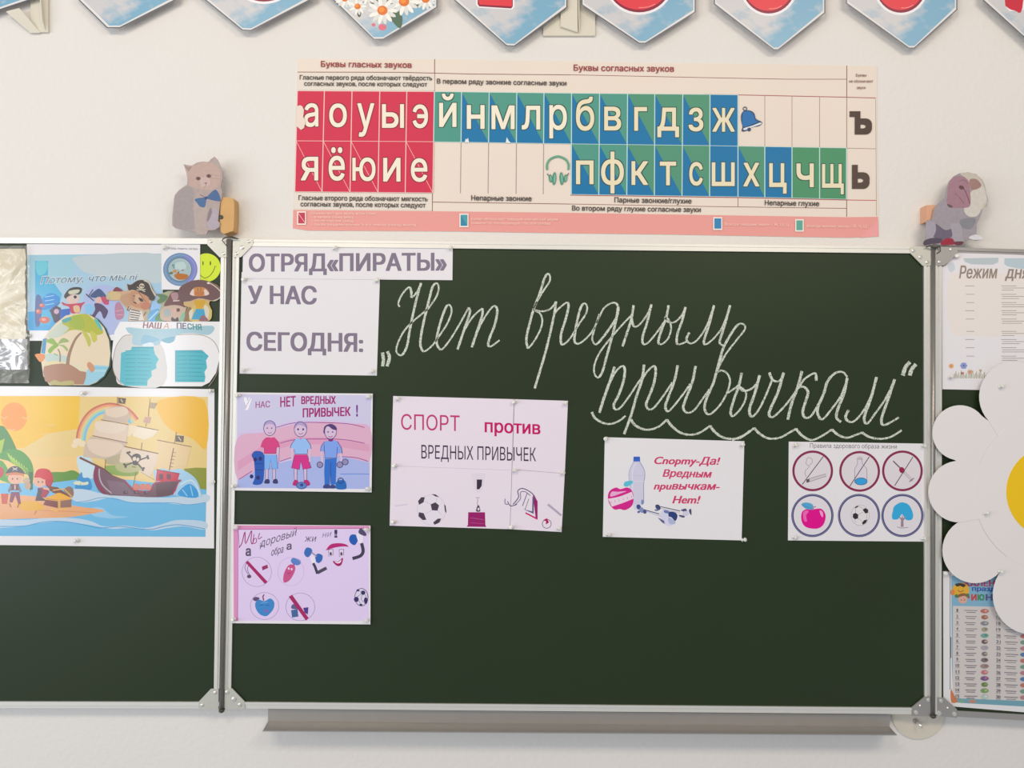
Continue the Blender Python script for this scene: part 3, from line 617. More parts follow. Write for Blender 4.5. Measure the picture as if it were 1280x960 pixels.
A.poly([(300,585),(405,585),(412,700),(365,705),(352,640),(345,705),(300,705)], '7fa6dc'); A.line([(300,585),(300,705),(345,705),(352,620),(365,705),(412,700),(402,585)], .6, OUT)
A.poly([(405,525),(425,525),(420,640),(408,640)], SK); A.line([(425,525),(420,660)], .5, OUT)
for x in (318,378): A.rect(x-8,705,x+14,790,SK); A.line([(x-8,705),(x-8,790)], .5, OUT); A.line([(x+14,705),(x+14,790)], .5, OUT)
A.blob([(300,820),(312,790),(340,790),(342,822)], '3a3a62'); A.blob([(372,820),(378,790),(405,788),(412,822)], '3a3a62')
A.part('painted_skateboard'); A.blob([(195,590),(225,555),(285,565),(300,620),(295,780),(270,830),(205,828),(222,770),(215,640)], '3455a2')
for x, y in ((225,625),(268,618),(195,765),(248,775)): A.ell(x,y,15,17,'2c2c62')
A.line([(225,660),(290,660)], .6, '24306e'); A.line([(225,710),(290,712)], .6, '24306e')
A.part('painted_child')
A.ell(600,378,50,60,SK); A.ell(548,378,9,14,SK); A.ell(655,378,9,14,SK); A.blob([(550,370),(560,320),(600,308),(645,325),(655,372),(630,350),(580,340)], 'a698be'); A.ring(600,375,52,62,.7,OUT)
for x in (580,622): A.ell(x,375,8,9,OUT)
A.line([(585,408),(600,416),(620,405)], .7, '8c3a66', smooth=True)
A.poly([(555,458),(585,448),(600,460),(625,448),(650,458),(680,500),(688,535),(660,540),(655,580),(552,580),(548,535),(515,530),(530,490)], '94b4e0'); A.line([(548,540),(552,580),(655,580),(660,540)], .6, OUT); A.line([(555,458),(525,500),(515,530)], .6, OUT); A.line([(650,458),(680,500),(688,535)], .6, OUT)
A.poly([(552,585),(655,585),(688,695),(620,708),(602,640),(590,708),(525,695)], 'c04484'); A.line([(552,585),(525,695),(590,708),(604,630),(620,708),(688,695),(655,585)], .6, OUT)
A.poly([(520,530),(545,535),(535,640),(522,640)], SK); A.poly([(665,540),(688,535),(684,650),(670,640)], SK)
for x in (560,640): A.rect(x-14,705,x+12,800,SK); A.line([(x-14,705),(x-10,800)], .5, OUT); A.line([(x+12,705),(x+10,800)], .5, OUT)
A.blob([(535,835),(550,795),(578,800),(575,840)], 'a83a72'); A.blob([(625,800),(660,795),(680,830),(650,842)], 'a83a72'); A.ell(608,840,42,28,'5c7cb8'); A.ring(608,840,42,28,.7,OUT); A.ell(610,835,14,12,'34406e')
A.part('painted_child')
A.ell(848,395,48,60,SK); A.ell(900,395,8,13,SK); A.blob([(790,400),(800,350),(850,330),(890,350),(900,380),(865,375),(830,350),(805,365),(802,410)], '4e3c68'); A.ring(848,395,49,60,.7,OUT)
for x in (828,866): A.ell(x,397,6,6,OUT)
A.line([(832,432),(848,440),(866,430)], .8, '8c3a66', smooth=True); A.poly([(832,455),(868,455),(872,475),(828,478)], '7a3a72')
A.poly([(800,478),(830,468),(850,480),(875,465),(905,475),(935,520),(940,570),(905,575),(898,612),(802,612),(795,555),(765,555),(770,510)], '7f9ad8'); A.line([(795,500),(798,555),(802,612),(898,612),(905,520)], .7, OUT); A.line([(800,478),(770,515),(765,555)], .6, OUT); A.line([(905,475),(940,530),(945,575)], .6, OUT)
A.poly([(802,620),(898,615),(895,700),(890,830),(855,835),(850,700),(840,835),(800,835),(796,720)], '3d6ab8'); A.line([(850,650),(850,830)], .6, '2a3c80')
A.poly([(765,558),(785,560),(790,650),(770,650)], SK); A.poly([(920,575),(942,572),(950,640),(930,640)], SK)
A.blob([(788,860),(800,832),(840,835),(842,862)], '3a4478'); A.blob([(842,862),(855,835),(885,840),(888,862)], '3a4478')
for x, y in ((760,668),(925,668),(970,645)): A.part('painted_dumbbell'); A.ell(x,y,24,24,'8a86a8'); A.ring(x,y,24,24,.8,OUT)
A.part('painted_kettlebell'); A.blob([(892,850),(895,815),(925,795),(965,800),(980,840),(970,870),(905,870)], '3464a8'); A.ring(932,800,22,22,1.1,'2c3f74')
A.org().flush()
for px, py, wh in ((299.4,494.4,'top left corner'),(459.5,496.3,'top right corner'),(294,607.6,'bottom left corner'),(458.7,610.7,'bottom right corner')): pin(px, py, O1, f'in the {wh} of the three children poster')

# child's drawing about healthy living
t = thing('felt_pen_poster', 'pink bordered felt pen drawing with round signs, dumbbells and a football', 'poster', 376, 780, BD)
sheet(t, [(290, 655.5), (463, 657), (463, 780.5), (288.5, 779)], O0, O1)
A = Art(t, O1).org(285, 645, 6.62); A.part('pink_border')
A.poly([(45,78),(1170,82),(1168,105),(88,112),(80,870),(48,870)], 'cb8fb4'); A.poly([(82,112),(1168,108),(1166,870),(78,866)], 'd4c4e2')
A.line([(80,868),(84,112),(1166,102)], .7, '9a4a8a')
A.part('lettering'); MG = '8a2c5c'; GR = '5c5468'
A.line([(90,262),(115,225),(140,130),(145,230),(195,120),(190,200),(200,232),(215,190)], 1.1, MG, smooth=True); A.line([(215,150),(208,225),(235,215),(232,185),(212,190)], .9, MG, smooth=True); A.line([(262,140),(250,190),(282,172)], .9, MG, smooth=True); A.line([(95,265),(85,120)], .5, MG)
A.text('а', 145, 190, 328, 328, 78, GR, .03); A.text('а', 262, 284, 254, 252, 40, GR, .0)
A.text('доровый', 262, 570, 262, 160, 66, GR, .0, .25); A.text('обра', 358, 460, 330, 300, 60, GR, .01, .25); A.text('а', 484, 526, 280, 274, 62, GR, .02)
A.text('жи', 632, 732, 212, 212, 56, GR, 0, .25); A.text('ни', 778, 858, 180, 168, 50, '8a80a0', 0, .25); A.glyph('!', 880, 905, 112, 180, '3c3054', .05)
A.part('drawn_no_smoking_sign'); A.ring(238,462,122,122,.45,'9088a4'); A.line([(160,375),(140,430),(165,480)], .7, '6c6280', smooth=True); A.line([(175,400),(160,440),(180,490)], .7, '6c6280', smooth=True); A.ell(175,500,18,15,'5a4e62')
A.poly([(280,420),(325,402),(332,430),(285,450)], '8d3a60'); A.poly([(145,385),(165,370),(328,545),(305,562)], '9a3460')
A.part('drawn_carrot'); A.blob([(490,420),(520,400),(550,410),(555,450),(520,520),(480,550),(458,540),(462,480)], 'b85a84'); A.blob([(520,370),(540,345),(595,365),(600,395),(570,408),(535,395)], '5e7cb8'); A.line([(545,390),(545,412)], 1, '8a4468'); A.ell(503,435,8,10,'d8c8dc'); A.ell(527,440,8,10,'d8c8dc'); A.line([(490,470),(505,478),(520,468)], .6, '6a2c50')
A.ring(520,460,108,118,.35,'b8aacc')
A.part('drawn_apple'); A.ring(302,745,118,112,.45,'9088a4'); A.blob([(300,705),(350,682),(382,715),(375,770),(330,822),(300,828),(262,812),(232,770),(226,720),(255,692)], '4a80b8'); A.line([(295,700),(288,665),(300,650)], 1.5, '7a3458'); A.blob([(205,690),(225,670),(262,680),(230,705)], '5c4c70')
A.line([(262,740),(290,735)], .6, '2c5088'); A.line([(310,735),(345,742)], .6, '2c5088'); A.ell(318,785,22,12,'7a6ab0'); A.line([(270,720),(330,715)], .5, '8ab0d8')
A.part('drawn_no_drinking_sign'); A.ring(598,752,120,115,.45,'9088a4'); A.poly([(522,780),(575,770),(582,832),(530,840)], '48628e'); A.blob([(525,765),(530,735),(555,730),(578,750),(575,770)], '5c5c84'); A.poly([(622,760),(665,755),(660,815),(635,800)], '4a3c80'); A.poly([(502,668),(530,652),(668,845),(645,866)], '9a3460')
A.part('drawn_dumbbell')
A.blob([(630,300),(650,262),(688,270),(695,300),(665,340),(640,330)], '4268a8'); A.blob([(722,345),(740,312),(780,325),(778,365),(750,390),(725,372)], '3c62a8'); A.line([(690,300),(735,335)], 1.4, '8a86a0')
A.blob([(680,340),(705,325),(725,360),(720,395),(695,390)], 'ded8e6'); A.line([(705,390),(720,420),(740,478)], 3.2, '3b3a4c'); A.line([(740,470),(815,430)], 4, '4a4656')
A.part('drawn_dumbbell'); A.blob([(1002,190),(1020,155),(1060,158),(1075,195),(1050,240),(1015,225)], '2f57a2'); A.blob([(1062,150),(1095,130),(1118,165),(1115,215),(1085,225),(1070,190)], 'ded8e6'); A.blob([(1080,140),(1100,100),(1145,150),(1130,165)], '4e4866'); A.line([(1105,225),(1118,290),(1095,330),(1030,352)], 4, '3d3b4c', smooth=True)
A.part('drawn_smiling_face'); A.poly(spline([(808,285),(850,235),(920,225),(975,235),(1000,255)], 4) + spline([(1000,255),(950,252),(880,262),(808,285)], 4), 'a8366e')
for x in (850, 938): A.rect(x-18,278,x+18,335,'d8cade'); A.line([(x-18,278),(x+18,274),(x+18,320),(x-16,335),(x-18,278)], .6, '5a4c6a'); A.ell(x,312,9,14,'4a3c5c')
A.blob([(868,372),(910,378),(950,345),(940,400),(912,415),(885,400)], '9a2c60'); A.blob([(882,378),(912,382),(938,362),(930,385),(905,392)], 'e2dcec')
A.part('drawn_football'); A.ell(1104,672,54,72,'d2cbe0'); A.ring(1104,672,54,72,.7,'3c3450')
for x, y, rx, ry in ((1118,635,20,20),(1062,690,22,24),(1140,700,17,30),(1100,735,14,10),(1075,615,14,10)): A.ell(x,y,rx,ry,'35305a',0,6)
for l in ([(1100,645),(1070,670)], [(1110,655),(1100,690),(1120,710)], [(1080,700),(1100,730)], [(1135,650),(1145,670)], [(1080,620),(1105,625)]): A.line(l, .5, '3c3450')
A.org().flush()
for px, py, wh in ((294,659.4,'top left corner'),(457,661.6,'top right corner'),(293.3,774,'bottom left corner'),(457,775,'bottom right corner')): pin(px, py, O1, f'in the {wh} of the felt pen drawing')

# sport poster made of four joined sheets
t = thing('sport_poster', 'large white poster of joined sheets reading СПОРТ против ВРЕДНЫХ ПРИВЫЧЕК', 'poster', 595, 663, BD)
for q, dd in (([(491.5,495),(643,499),(641,588),(488.8,583)], 0), ([(642.6,499),(710,501),(706,592.5),(641,588)], 0), ([(488.8,582),(641,587),(637.5,661.5),(487,657)], .0002), ([(641,587.5),(706,591.5),(702,665),(637.5,661.5)], .0002)):
    sheet(t, q, P0, P1+dd, mat('pinkish_paper', 'ddd2de', .65, spec=.25, bump=.05, bscale=40, var=.015))
A = Art(t, P1+.00021).org(480, 485, 5.054); A.part('seam_shadow_line')
A.line([(822,72),(808,520),(796,890)], .6, '8d828f'); A.line([(820,515),(1130,540)], .5, 'a398a4'); A.line([(50,492),(810,520)], .5, 'c4b9c6')
A.part('lettering'); A.text('СПОРТ', 108, 478, 262, 272, 98, 'b0406e', 0); A.text('против', 636, 988, 278, 292, 82, 'b32a62', .02); A.text('ВРЕДНЫХ ПРИВЫЧЕК', 236, 960, 445, 463, 86, '3a2e44', 0)
A.part('printed_football'); A.ell(300,770,90,95,'d9d3dd'); A.ring(300,770,90,95,.3,'b5acb8')
for q in ([(295,735),(325,722),(348,742),(338,775),(302,772)], [(215,715),(235,690),(258,690),(250,722),(222,738)], [(220,785),(250,790),(268,832),(245,835),(218,810)], [(310,850),(340,825),(362,825),(350,850),(320,864)], [(380,735),(390,745),(395,790),(385,780)], [(300,670),(325,672),(350,690),(325,685)]): A.poly(q, '453b4a')
for l in ([(258,715),(295,735)], [(338,775),(362,800)], [(302,772),(262,795)], [(330,722),(335,690)]): A.line(l, .4, 'b0a8b4')
A.part('printed_trophy'); A.poly([(588,578),(620,578),(617,618),(602,640),(586,640)], '352c3c'); A.poly([(552,540),(640,540),(628,620),(598,668),(572,640)], 'd6cdd8'); A.poly([(586,578),(620,578),(617,618),(602,640),(586,640)], '352c3c')
A.line([(580,693),(604,693)], .7, '8a7c8a'); A.line([(592,700),(590,740)], .8, '9a8c9a'); A.blob([(582,778),(590,745),(600,742),(608,778)], '4c424e'); A.ell(597,765,7,9,'d2c8d2')
A.poly([(532,785),(638,785),(640,865),(646,878),(522,876),(530,865)], '8a2a62'); A.line([(545,820),(630,832)], .5, 'b06a94'); A.line([(545,850),(630,858)], .5, 'a85a88')
A.part('printed_medal_ribbon')
for l, wd, c in (([(815,735),(850,690),(845,650),(880,635),(940,670),(965,720)], 1.2, '5d5a78'), ([(825,740),(862,700),(862,660),(890,655),(925,680)], .9, '6f6884'), ([(875,745),(895,690),(905,665)], .9, '5d5a78'), ([(890,770),(915,700)], .7, '6f6884'), ([(780,715),(800,745),(840,735)], 1.1, '5d5a78'), ([(765,700),(765,730),(785,735)], .9, '5d5a78')): A.line(l, wd, c, smooth=True)
A.poly([(940,670),(970,715),(970,830),(958,822)], '8a2a62'); A.poly([(895,785),(968,822),(968,832),(892,793)], 'b02a66'); A.poly([(880,765),(945,795),(948,690),(938,685),(936,780)], '55587c')
A.line([(1035,735),(1120,805)], 2.6, 'a99fb2'); A.ring(1028,858,28,28,.8,'786e88'); A.poly([(1005,835),(1030,822),(1042,850),(1022,862),(1024,842)], 'a02c54')
A.part('faint_floor'); A.line([(70,745),(150,735)], 1, 'c8bccc')
A.org().flush()
for px, py, wh in ((496,499,'in the top left corner'),(644,503,'on the top edge above the seam'),(705.6,504,'in the top right corner'),(494,582.5,'at the middle of the left edge'),(642,588,'at the crossing of the seams'),(702,591,'at the middle of the right edge'),(493,652,'in the bottom left corner'),(640,659,'at the bottom end of the seam'),(697.6,660,'in the bottom right corner')): pin(px, py, P1+.0003, wh + ' of the sport poster')

# bottle poster
t = thing('bottle_poster', 'white poster with a water bottle, measured apple and red italic slogan', 'poster', 842, 675, BD)
sheet(t, [(756, 546.5), (930.5, 551.5), (927, 675.5), (753.5, 671)], P0, P1)
A = Art(t, P1).org(745, 540, 6.56); A.part('lettering'); CR = 'bb4a6c'
for s_, x0, x1, b0, b1, cap in (('Cnopmy-Да!',478,1020,262,268,62), ('Вредным',545,952,366,374,60), ('npuвычкам-',472,1015,470,474,60), ('Hem!',625,858,584,586,64)): A.text(s_, x0, x1, b0, b1, cap, CR, .03, .28)
A.part('printed_bottle')
A.blob([(310,240),(358,240),(395,310),(400,360),(392,420),(390,560),(380,595),(300,590),(275,420),(268,350),(285,290)], 'c6c4d6')
A.line([(312,245),(285,290),(268,350),(278,420),(285,570)], .5, '8f95b8', smooth=True); A.line([(358,245),(395,310),(400,370),(391,430),(392,585)], .7, '7d84ac', smooth=True); A.line([(275,355),(398,358)], .3, 'a9adc4'); A.line([(280,405),(395,405)], .5, 'd8d8e4'); A.line([(325,260),(300,320),(300,500)], 1.2, 'd4d3e0', smooth=True)
A.poly([(308,202),(360,202),(362,242),(306,242)], '3f62b4'); A.line([(308,215),(361,215)], .5, '2b4a98'); A.ell(380,575,10,22,'7a86b4')
A.part('printed_apple'); A.blob([(115,480),(165,455),(200,468),(260,455),(300,490),(308,560),(290,610),(240,640),(195,632),(150,635),(110,590),(97,530)], 'c03a84'); A.poly(spline([(98,548),(190,530),(295,490)], 4) + spline([(310,545),(230,578),(130,612)], 4), 'dccbd8')
A.blob([(130,490),(180,490),(250,485),(200,505),(120,530)], 'd8a8c8'); A.blob([(228,440),(240,408),(300,400),(295,425),(255,448)], '69b4c8')
for q in range(6): A.line([(120+q*34, 570-q*9), (124+q*34, 584-q*9)], .5, '7c6a88')
A.part('printed_dumbbell')
A.line([(370,630),(520,672)], 1, '3c4870'); A.line([(385,640),(530,692)], .9, 'b0b2cc')
for x, y, rx, ry, c in ((325,615,16,26,'c9c9dc'),(350,615,18,22,'3f4a7c'),(375,640,18,24,'8088b0'),(400,655,14,16,'45507e'),(350,655,12,10,'5c6694')): A.ell(x,y,rx,ry,c,-25)
A.ell(580,690,50,60,'c9cade',-30); A.blob([(600,655),(650,660),(668,690),(650,730),(620,700),(595,690)], '2c3c6c'); A.poly([(505,700),(560,728),(578,762),(540,740)], '5a5f84'); A.ell(600,735,40,36,'ccccde'); A.blob([(595,700),(650,735),(640,755),(600,750)], 'a8aecb'); A.blob([(560,640),(600,650),(590,668),(560,660)], '6a74a0')
A.part('printed_dumbbell'); A.line([(530,612),(690,648)], 1, '4a4f70'); A.line([(530,626),(690,664)], .8, 'b4b4c8')
A.blob([(488,600),(512,596),(530,618),(520,640),(492,625)], '3f4468'); A.ell(498,640,18,8,'707698'); A.blob([(695,640),(735,628),(745,650),(720,652)], '4c5274'); A.blob([(762,640),(780,632),(782,680),(768,665)], '454a68'); A.blob([(680,680),(725,688),(720,702),(690,695)], '4c5274'); A.ell(735,668,26,20,'c6c4d4')
A.org().flush()
for px, py, wh in ((758,548,'top left corner'),(926,556,'top right corner'),(759,668,'bottom left corner'),(928,675,'bottom right corner')): pin(px, py, P1, f'in the {wh} of the water bottle poster')

# rules poster with six round signs
t = thing('rules_poster', 'white poster with six ringed signs in two rows, three crossed out', 'poster', 1071, 677, BD)
sheet(t, [(986, 552), (1155, 554.5), (1155, 677), (985, 675.5)], P0, P1)
A = Art(t, P1).org(975, 545, 6.56); A.part('lettering').text('Правила здорового образа жизни', 246, 958, 96, 104, 36, '5c5660', 0)
CM, CV = '7c3350', '46466e'
for (cx, cy, c) in ((268,286,CM),(653,290,CM),(1004,286,CM),(266,652,CV),(648,652,CV),(1004,652,CV)):
    A.part('ringed_sign'); rx = 160 if c == CM else 166; ry = 160 if c == CM else 170
    A.ell(cx, cy, rx, ry, 'd3cdd2' if c == CM else 'd4d0d6', 0, 36); A.ring(cx, cy, rx-2, ry-2, 2.9, c, 40)
    if c == CV: A.ring(cx, cy, rx, ry, .5, '8f8fa8', 40)
A.part('printed_cigarette'); A.poly([(220,355),(375,312),(380,330),(225,382)], 'c4bcc2'); A.line([(240,350),(375,310),(380,330),(240,376)], .5, '77707a'); A.poly([(215,358),(240,350),(243,376),(218,384)], '5a5058'); A.line([(215,335),(205,290),(240,250),(215,230),(225,180),(258,185),(265,215),(240,240)], .6, '97909a', smooth=True)
A.line([(355,168),(182,398)], 1, '5c4a58')
A.part('printed_bottle'); A.blob([(635,175),(672,175),(675,225),(712,265),(714,385),(665,402),(615,385),(612,265),(636,225)], 'cfcad2'); A.line([(636,180),(636,230),(612,270),(613,385)], .5, '77707a'); A.line([(672,180),(675,228),(712,268),(713,385)], .5, '77707a'); A.ell(653,178,20,9,'bcb6c0'); A.line([(634,190),(672,190)], .6, '77707a'); A.ell(664,372,50,29,'4a98cc'); A.ring(664,372,50,29,.7,'40507c'); A.line([(732,170),(572,412)], 1, '5c4a58')
A.part('printed_syringe'); A.line([(928,205),(985,262)], 1.6, '6f5c6a'); A.line([(1010,290),(1080,358)], 3, 'a89ca6'); A.line([(1010,290),(1078,355)], 1.8, 'ccc4cc'); A.ell(1000,280,22,26,'8c2c4c',-30); A.line([(1060,375),(1100,345)], 1, '6f6470'); A.line([(1075,355),(1085,370)], 1.4, '8d8490'); A.line([(1090,172),(940,408)], 1, '5c4a58')
A.part('printed_apple'); A.blob([(275,600),(340,598),(374,650),(360,720),(320,755),(270,760),(210,745),(178,700),(178,630),(215,600)], 'cb2f86'); A.blob([(190,630),(215,610),(235,620),(215,650),(220,700),(195,690)], 'd870ac'); A.blob([(325,610),(350,625),(352,665),(335,650)], 'e0a0c4'); A.blob([(175,560),(215,545),(265,560),(272,600),(215,598)], '5f9cc4'); A.line([(270,610),(275,585),(295,578)], 1.1, 'a8708c', smooth=True); A.line([(185,565),(265,598)], .4, '3a6a94')
A.part('printed_football'); A.ell(658,650,74,84,'d6d3d6'); A.ring(658,650,74,84,.4,'a29ca4')
for q in ([(598,640),(620,630),(642,645),(640,675),(615,684),(597,668)], [(678,605),(700,590),(722,605),(722,630),(700,636)], [(672,712),(690,690),(718,685),(705,712),(680,728)], [(608,592),(630,573),(650,575),(625,590)]): A.poly(q, '2e2a30')
for l in ([(642,645),(680,625)], [(640,675),(675,700)], [(712,636),(712,685)], [(620,630),(620,590)], [(650,578),(685,598)], [(612,684),(625,710)]): A.line(l, .5, 'a29ca4')
A.part('printed_tree'); A.blob([(925,620),(935,580),(975,550),(1010,545),(1050,560),(1078,600),(1092,655),(1075,688),(1030,685),(1000,640),(970,680),(925,682),(918,650)], '4b9fcb'); A.poly([(990,745),(993,690),(970,655),(1000,675),(1000,640),(1010,675),(1040,650),(1012,695),(1014,745)], '94808e'); A.line([(960,745),(1000,755),(1050,748)], .6, '77707a', smooth=True)
A.org().flush()
for px, py, wh in ((992.5,556.8,'top left corner'),(1153,557,'top right corner'),(991.5,671,'bottom left corner'),(1152.5,673,'bottom right corner')): pin(px, py, P1, f'in the {wh} of the six signs poster')

# ------------------------------------------------------------------ left wing: beach poster
t = thing('beach_poster', 'large laminated yellow poster of a pirate ship and children on a beach', 'poster', 60, 684, BD)
B0, B1 = BD+.0002, BD+.0009
sheet(t, [(-110, 482), (60, 483), (268, 486.5), (267.5, 685.5), (150, 683.5), (60, 682), (-110, 680)], B0, B1, SHEEN)
A = Art(t, B1, GLOSSINK); A.part('printed_sky')
A.poly([(-100,495),(260,496),(257.5,640),(-100,640)], 'e3c98e')
A.poly([(-100,495),(100,495),(98,536),(60,542),(30,560),(-100,560)], 'e9bd22'); A.poly([(35,500),(100,497),(98,533),(75,538),(48,520)], 'ebc014')
A.blob([(200,500),(255,500),(258,560),(240,548),(215,538),(200,520)], 'e8b820'); A.poly([(-100,575),(120,570),(100,590),(-100,592)], 'ebc88e')
A.ell(17.5,521,16.5,18,'e8982e',0,30)
for x, y in ((5,522),(32,522),(15,537),(64,531),(54,542)): A.line([(x-4,y-1),(x,y+1.5),(x+4,y-1)], .8, 'eed49a')
A.part('printed_rainbow'); RB = [(96,551),(97.5,539),(103.4,525),(113.7,513),(128.6,506),(142,505),(160,511),(172.5,524)]
for off, c in ((0,'c2705c'),(2.4,'e2a07a'),(4.8,'e4c290'),(7.2,'a8ccb4'),(9.8,'7cbcdc')): A.line([(137+(x-137)*(1-off/41), 550+(y-550)*(1-off/46)) for x, y in RB], 2.7, c, smooth=True)
for x, y, r in ((97,552,6),(93,557,4),(103,555,5),(165,537,8),(158,541,7),(171,540,6)): A.ell(x,y,r,r*.7,'ecd8bc')
A.part('printed_hills'); A.blob([(60,592),(80,590),(92,588),(103,596),(112,612),(100,618),(64,612)], '5f8a34'); A.blob([(66,604),(90,603),(105,610),(100,616),(66,612)], '86a83e'); A.blob([(131,583),(150,582),(172,588),(168,595),(140,593)], '8aa256'); A.poly([(230,586),(245,584.5),(258,585),(258,617),(235,616)], '8a8f38'); A.blob([(96,572),(112,572),(120,590),(112,600),(102,596)], 'c8dce6')
A.part('printed_sea'); A.poly([(-100,604),(60,604),(92,600),(118,598),(165,600),(258,612),(256.8,671),(-100,669.5)], '7ab8de')
A.blob([(96,600),(102,590),(104,597),(112,598),(114,612),(95,612)], '3f8cc4'); A.blob([(92,603),(98,601),(104,603),(110,602),(109,606),(95,606)], 'd8dcc4'); A.line([(100.5,604),(100.5,627)], .5, '4a88b0')
A.blob([(90,612),(108,612),(128,617),(165,620),(210,622),(258,618),(258,628),(230,631),(200,628),(165,628),(140,622),(120,626),(100,628),(88,622)], 'c4d4e2')
A.line([(95,628),(110,626),(126,622),(145,624),(163,628),(190,629),(215,628.5),(235,631),(257,628)], .8, '5a9cc8', smooth=True)
A.blob([(-100,645),(20,650),(60,647),(95,648),(115,652),(130,658),(155,657),(180,660),(200,656),(222,650),(256,652),(256,662),(230,658),(210,660),(190,663),(160,660),(140,661),(110,656),(80,652),(50,654),(0,660),(-100,658)], 'c2d4e4')
A.line([(0,658),(30,657.5),(55,652.5),(80,652),(105,656),(125,660),(150,658),(185,662),(205,658),(225,656),(256,661)], .9, '4f94c4', smooth=True)
A.blob([(110,637),(126,634),(140,644),(160,646),(140,648),(118,645)], '9cc8e4')
A.part('printed_beach'); A.blob([(-100,616),(40,620),(92,632),(122,636),(130,639),(115,642),(98,645),(60,647.5),(-100,648)], 'e2aa80'); A.blob([(20,628),(45,627),(55,636),(30,638)], 'e2ae4e'); A.line([(48,638),(80,639),(120,641)], .7, 'd08e64'); A.line([(43,643),(46,638)], .9, 'a8643c')
A.part('printed_palm_leaves')
A.poly(spline([(-20,545),(0,532),(10,540),(20,560),(20,566),(8,562),(-20,580)], 4), '3d7a2c'); A.poly(spline([(-6,572),(8,562),(25,563),(38,575),(42,592),(38,615),(36,596),(25,585),(10,576)], 4), '4b8c30'); A.poly([(8,565),(36,592),(30,588),(14,577)], '9cbc4c')
for k_ in range(8): A.poly([(10+k_*3.2, 570+k_*2.2),(11+k_*3.2, 566+k_*2.6),(13+k_*3.2, 573+k_*2.4)], 'b4cc6c')
A.poly([(-20,560),(6,548),(2,566)], 'a4bc50'); A.poly(spline([(-20,585),(0,575),(12,590),(18,605),(0,600)], 4), '54983a'); A.poly([(36,590),(41,590),(41,612),(37,612)], '2f5a2a')
def kid(cx, hat, body, legs, dy=0):
    A.part('printed_pirate_child'); s_ = 'e2b09a'
    A.ell(cx,598+dy,9,7.2,s_); A.blob([(cx-11,596+dy),(cx-9,590+dy),(cx+9,590+dy),(cx+11,597+dy),(cx+8,594+dy),(cx-8,594+dy)], 'c87a50')
    A.poly(spline([(cx-12,592+dy),(cx-7,585+dy),(cx,582.5+dy),(cx+7,585+dy),(cx+12.5,591+dy),(cx+17,593+dy),(cx,590+dy)], 3), hat); A.line([(cx-3,584.5+dy),(cx+3,588+dy)], .9, 'd8d4cc'); A.line([(cx+3,584.5+dy),(cx-3,588+dy)], .9, 'd8d4cc')
    for e in (-3,3): A.ell(cx+e,598.5+dy,.9,1.2,'5a3a34')
    A.poly([(cx-5.5,605+dy),(cx+5,605+dy),(cx+6,613+dy),(cx-6,613+dy)], body); A.rect(cx-.8,606+dy,cx+.8,612+dy,'dcb8b0')
    A.poly([(cx-6,606+dy),(cx-9,614+dy),(cx-7,616+dy),(cx-4,609+dy)], '6f6a68'); A.poly([(cx+5,606+dy),(cx+8.5,614+dy),(cx+6.5,616+dy),(cx+4,609+dy)], '6f6a68')
    A.poly([(cx-5,615+dy),(cx+5.5,615+dy),(cx+7.5,630+dy),(cx+4,630+dy),(cx+.5,619+dy),(cx-3,628+dy),(cx-7,628+dy)], legs); A.line([(cx-7,629+dy),(cx-5,634+dy)], 1.4, '8a5a40'); A.line([(cx+5,630+dy),(cx+3,634.5+dy)], 1.4, '8a5a40')
kid(18.7, '26282c', '5c2a3a', '7a3050'); A.ell(33,601,4.5,4,'c2a690'); A.ell(34.5,607,4,5,'b89c84')
A.part('printed_bucket'); A.poly([(1,617),(10.5,617),(9,630),(2.5,630)], 'c2543e'); A.ell(-6,590,11,9,'b83040')
A.part('printed_pirate_child'); A.ell(50,602,8,7,'e2b09a'); A.poly(spline([(42.5,597),(46,588),(54,585.5),(62,588),(66,596),(65.5,601),(57,600),(50,597)], 4), 'c62f3c'); A.blob([(57,600),(66,600),(63,609),(58,608)], 'b42c38'); A.poly([(47,610),(57,609),(62,615),(57,622),(47,621)], 'a02a48'); A.poly([(44,626),(48,610),(53,612),(51,620),(58,626)], '4a3038'); A.line([(54,610),(62,612)], 2.4, 'e2b09a'); A.ell(65,612,3.4,2.2,'2c2c30')
for e in (48,53): A.ell(e,602.5,.9,1.2,'5a3a34')
A.part('printed_chest'); A.poly([(58,607),(72,609),(90,622),(66,616)], '6c3c24'); A.blob([(80,612),(86,608),(91,611),(92,618),(89,622),(82,616)], '8a6a58'); A.line([(66,613),(80,611),(90,621)], 1.4, 'e0b06a'); A.blob([(56,623),(66,619),(74,616),(84,620),(89,624),(72,625)], 'e8b04a'); A.poly([(58,623),(72,625),(72,635),(54,631)], '7c4038'); A.poly([(72,625),(89.5,623),(89,634),(72,635)], '8c6656'); A.rect(72.5,624,75.5,635,'d8a86a'); A.line([(57,624),(72,626),(90,623.5)], 1.2, 'e0a860')
for x, y in ((66,637),(70,638),(76,636.5),(82,636)): A.ell(x,y,2.4,1.4,'e8b870')
A.part('printed_wave'); A.blob([(192,590),(200,586),(215,583),(232,589),(245,599),(251,614),(250,621),(224,620),(200,612)], 'a9cbe4'); A.blob([(222,618),(230,608),(238,605),(246,612),(247.5,621),(236,622)], '4496d0'); A.line([(228,612),(234,620)], 1.2, 'a0cce8'); A.line([(238,607),(241,620)], 1.2, 'a0cce8'); A.line([(225,606),(238,600),(246,608),(250,620)], 1.4, 'd2e2ee', smooth=True)
A.part('printed_ship_sails'); SA, SB = 'dfcbb8', 'cbb8a6'
A.poly(spline([(128,526),(132,512),(145,508),(157,509),(163,520),(158,529)], 3), SB); A.poly(spline([(131,511),(155,509),(160,517),(145,522),(133,519)], 3), SA)
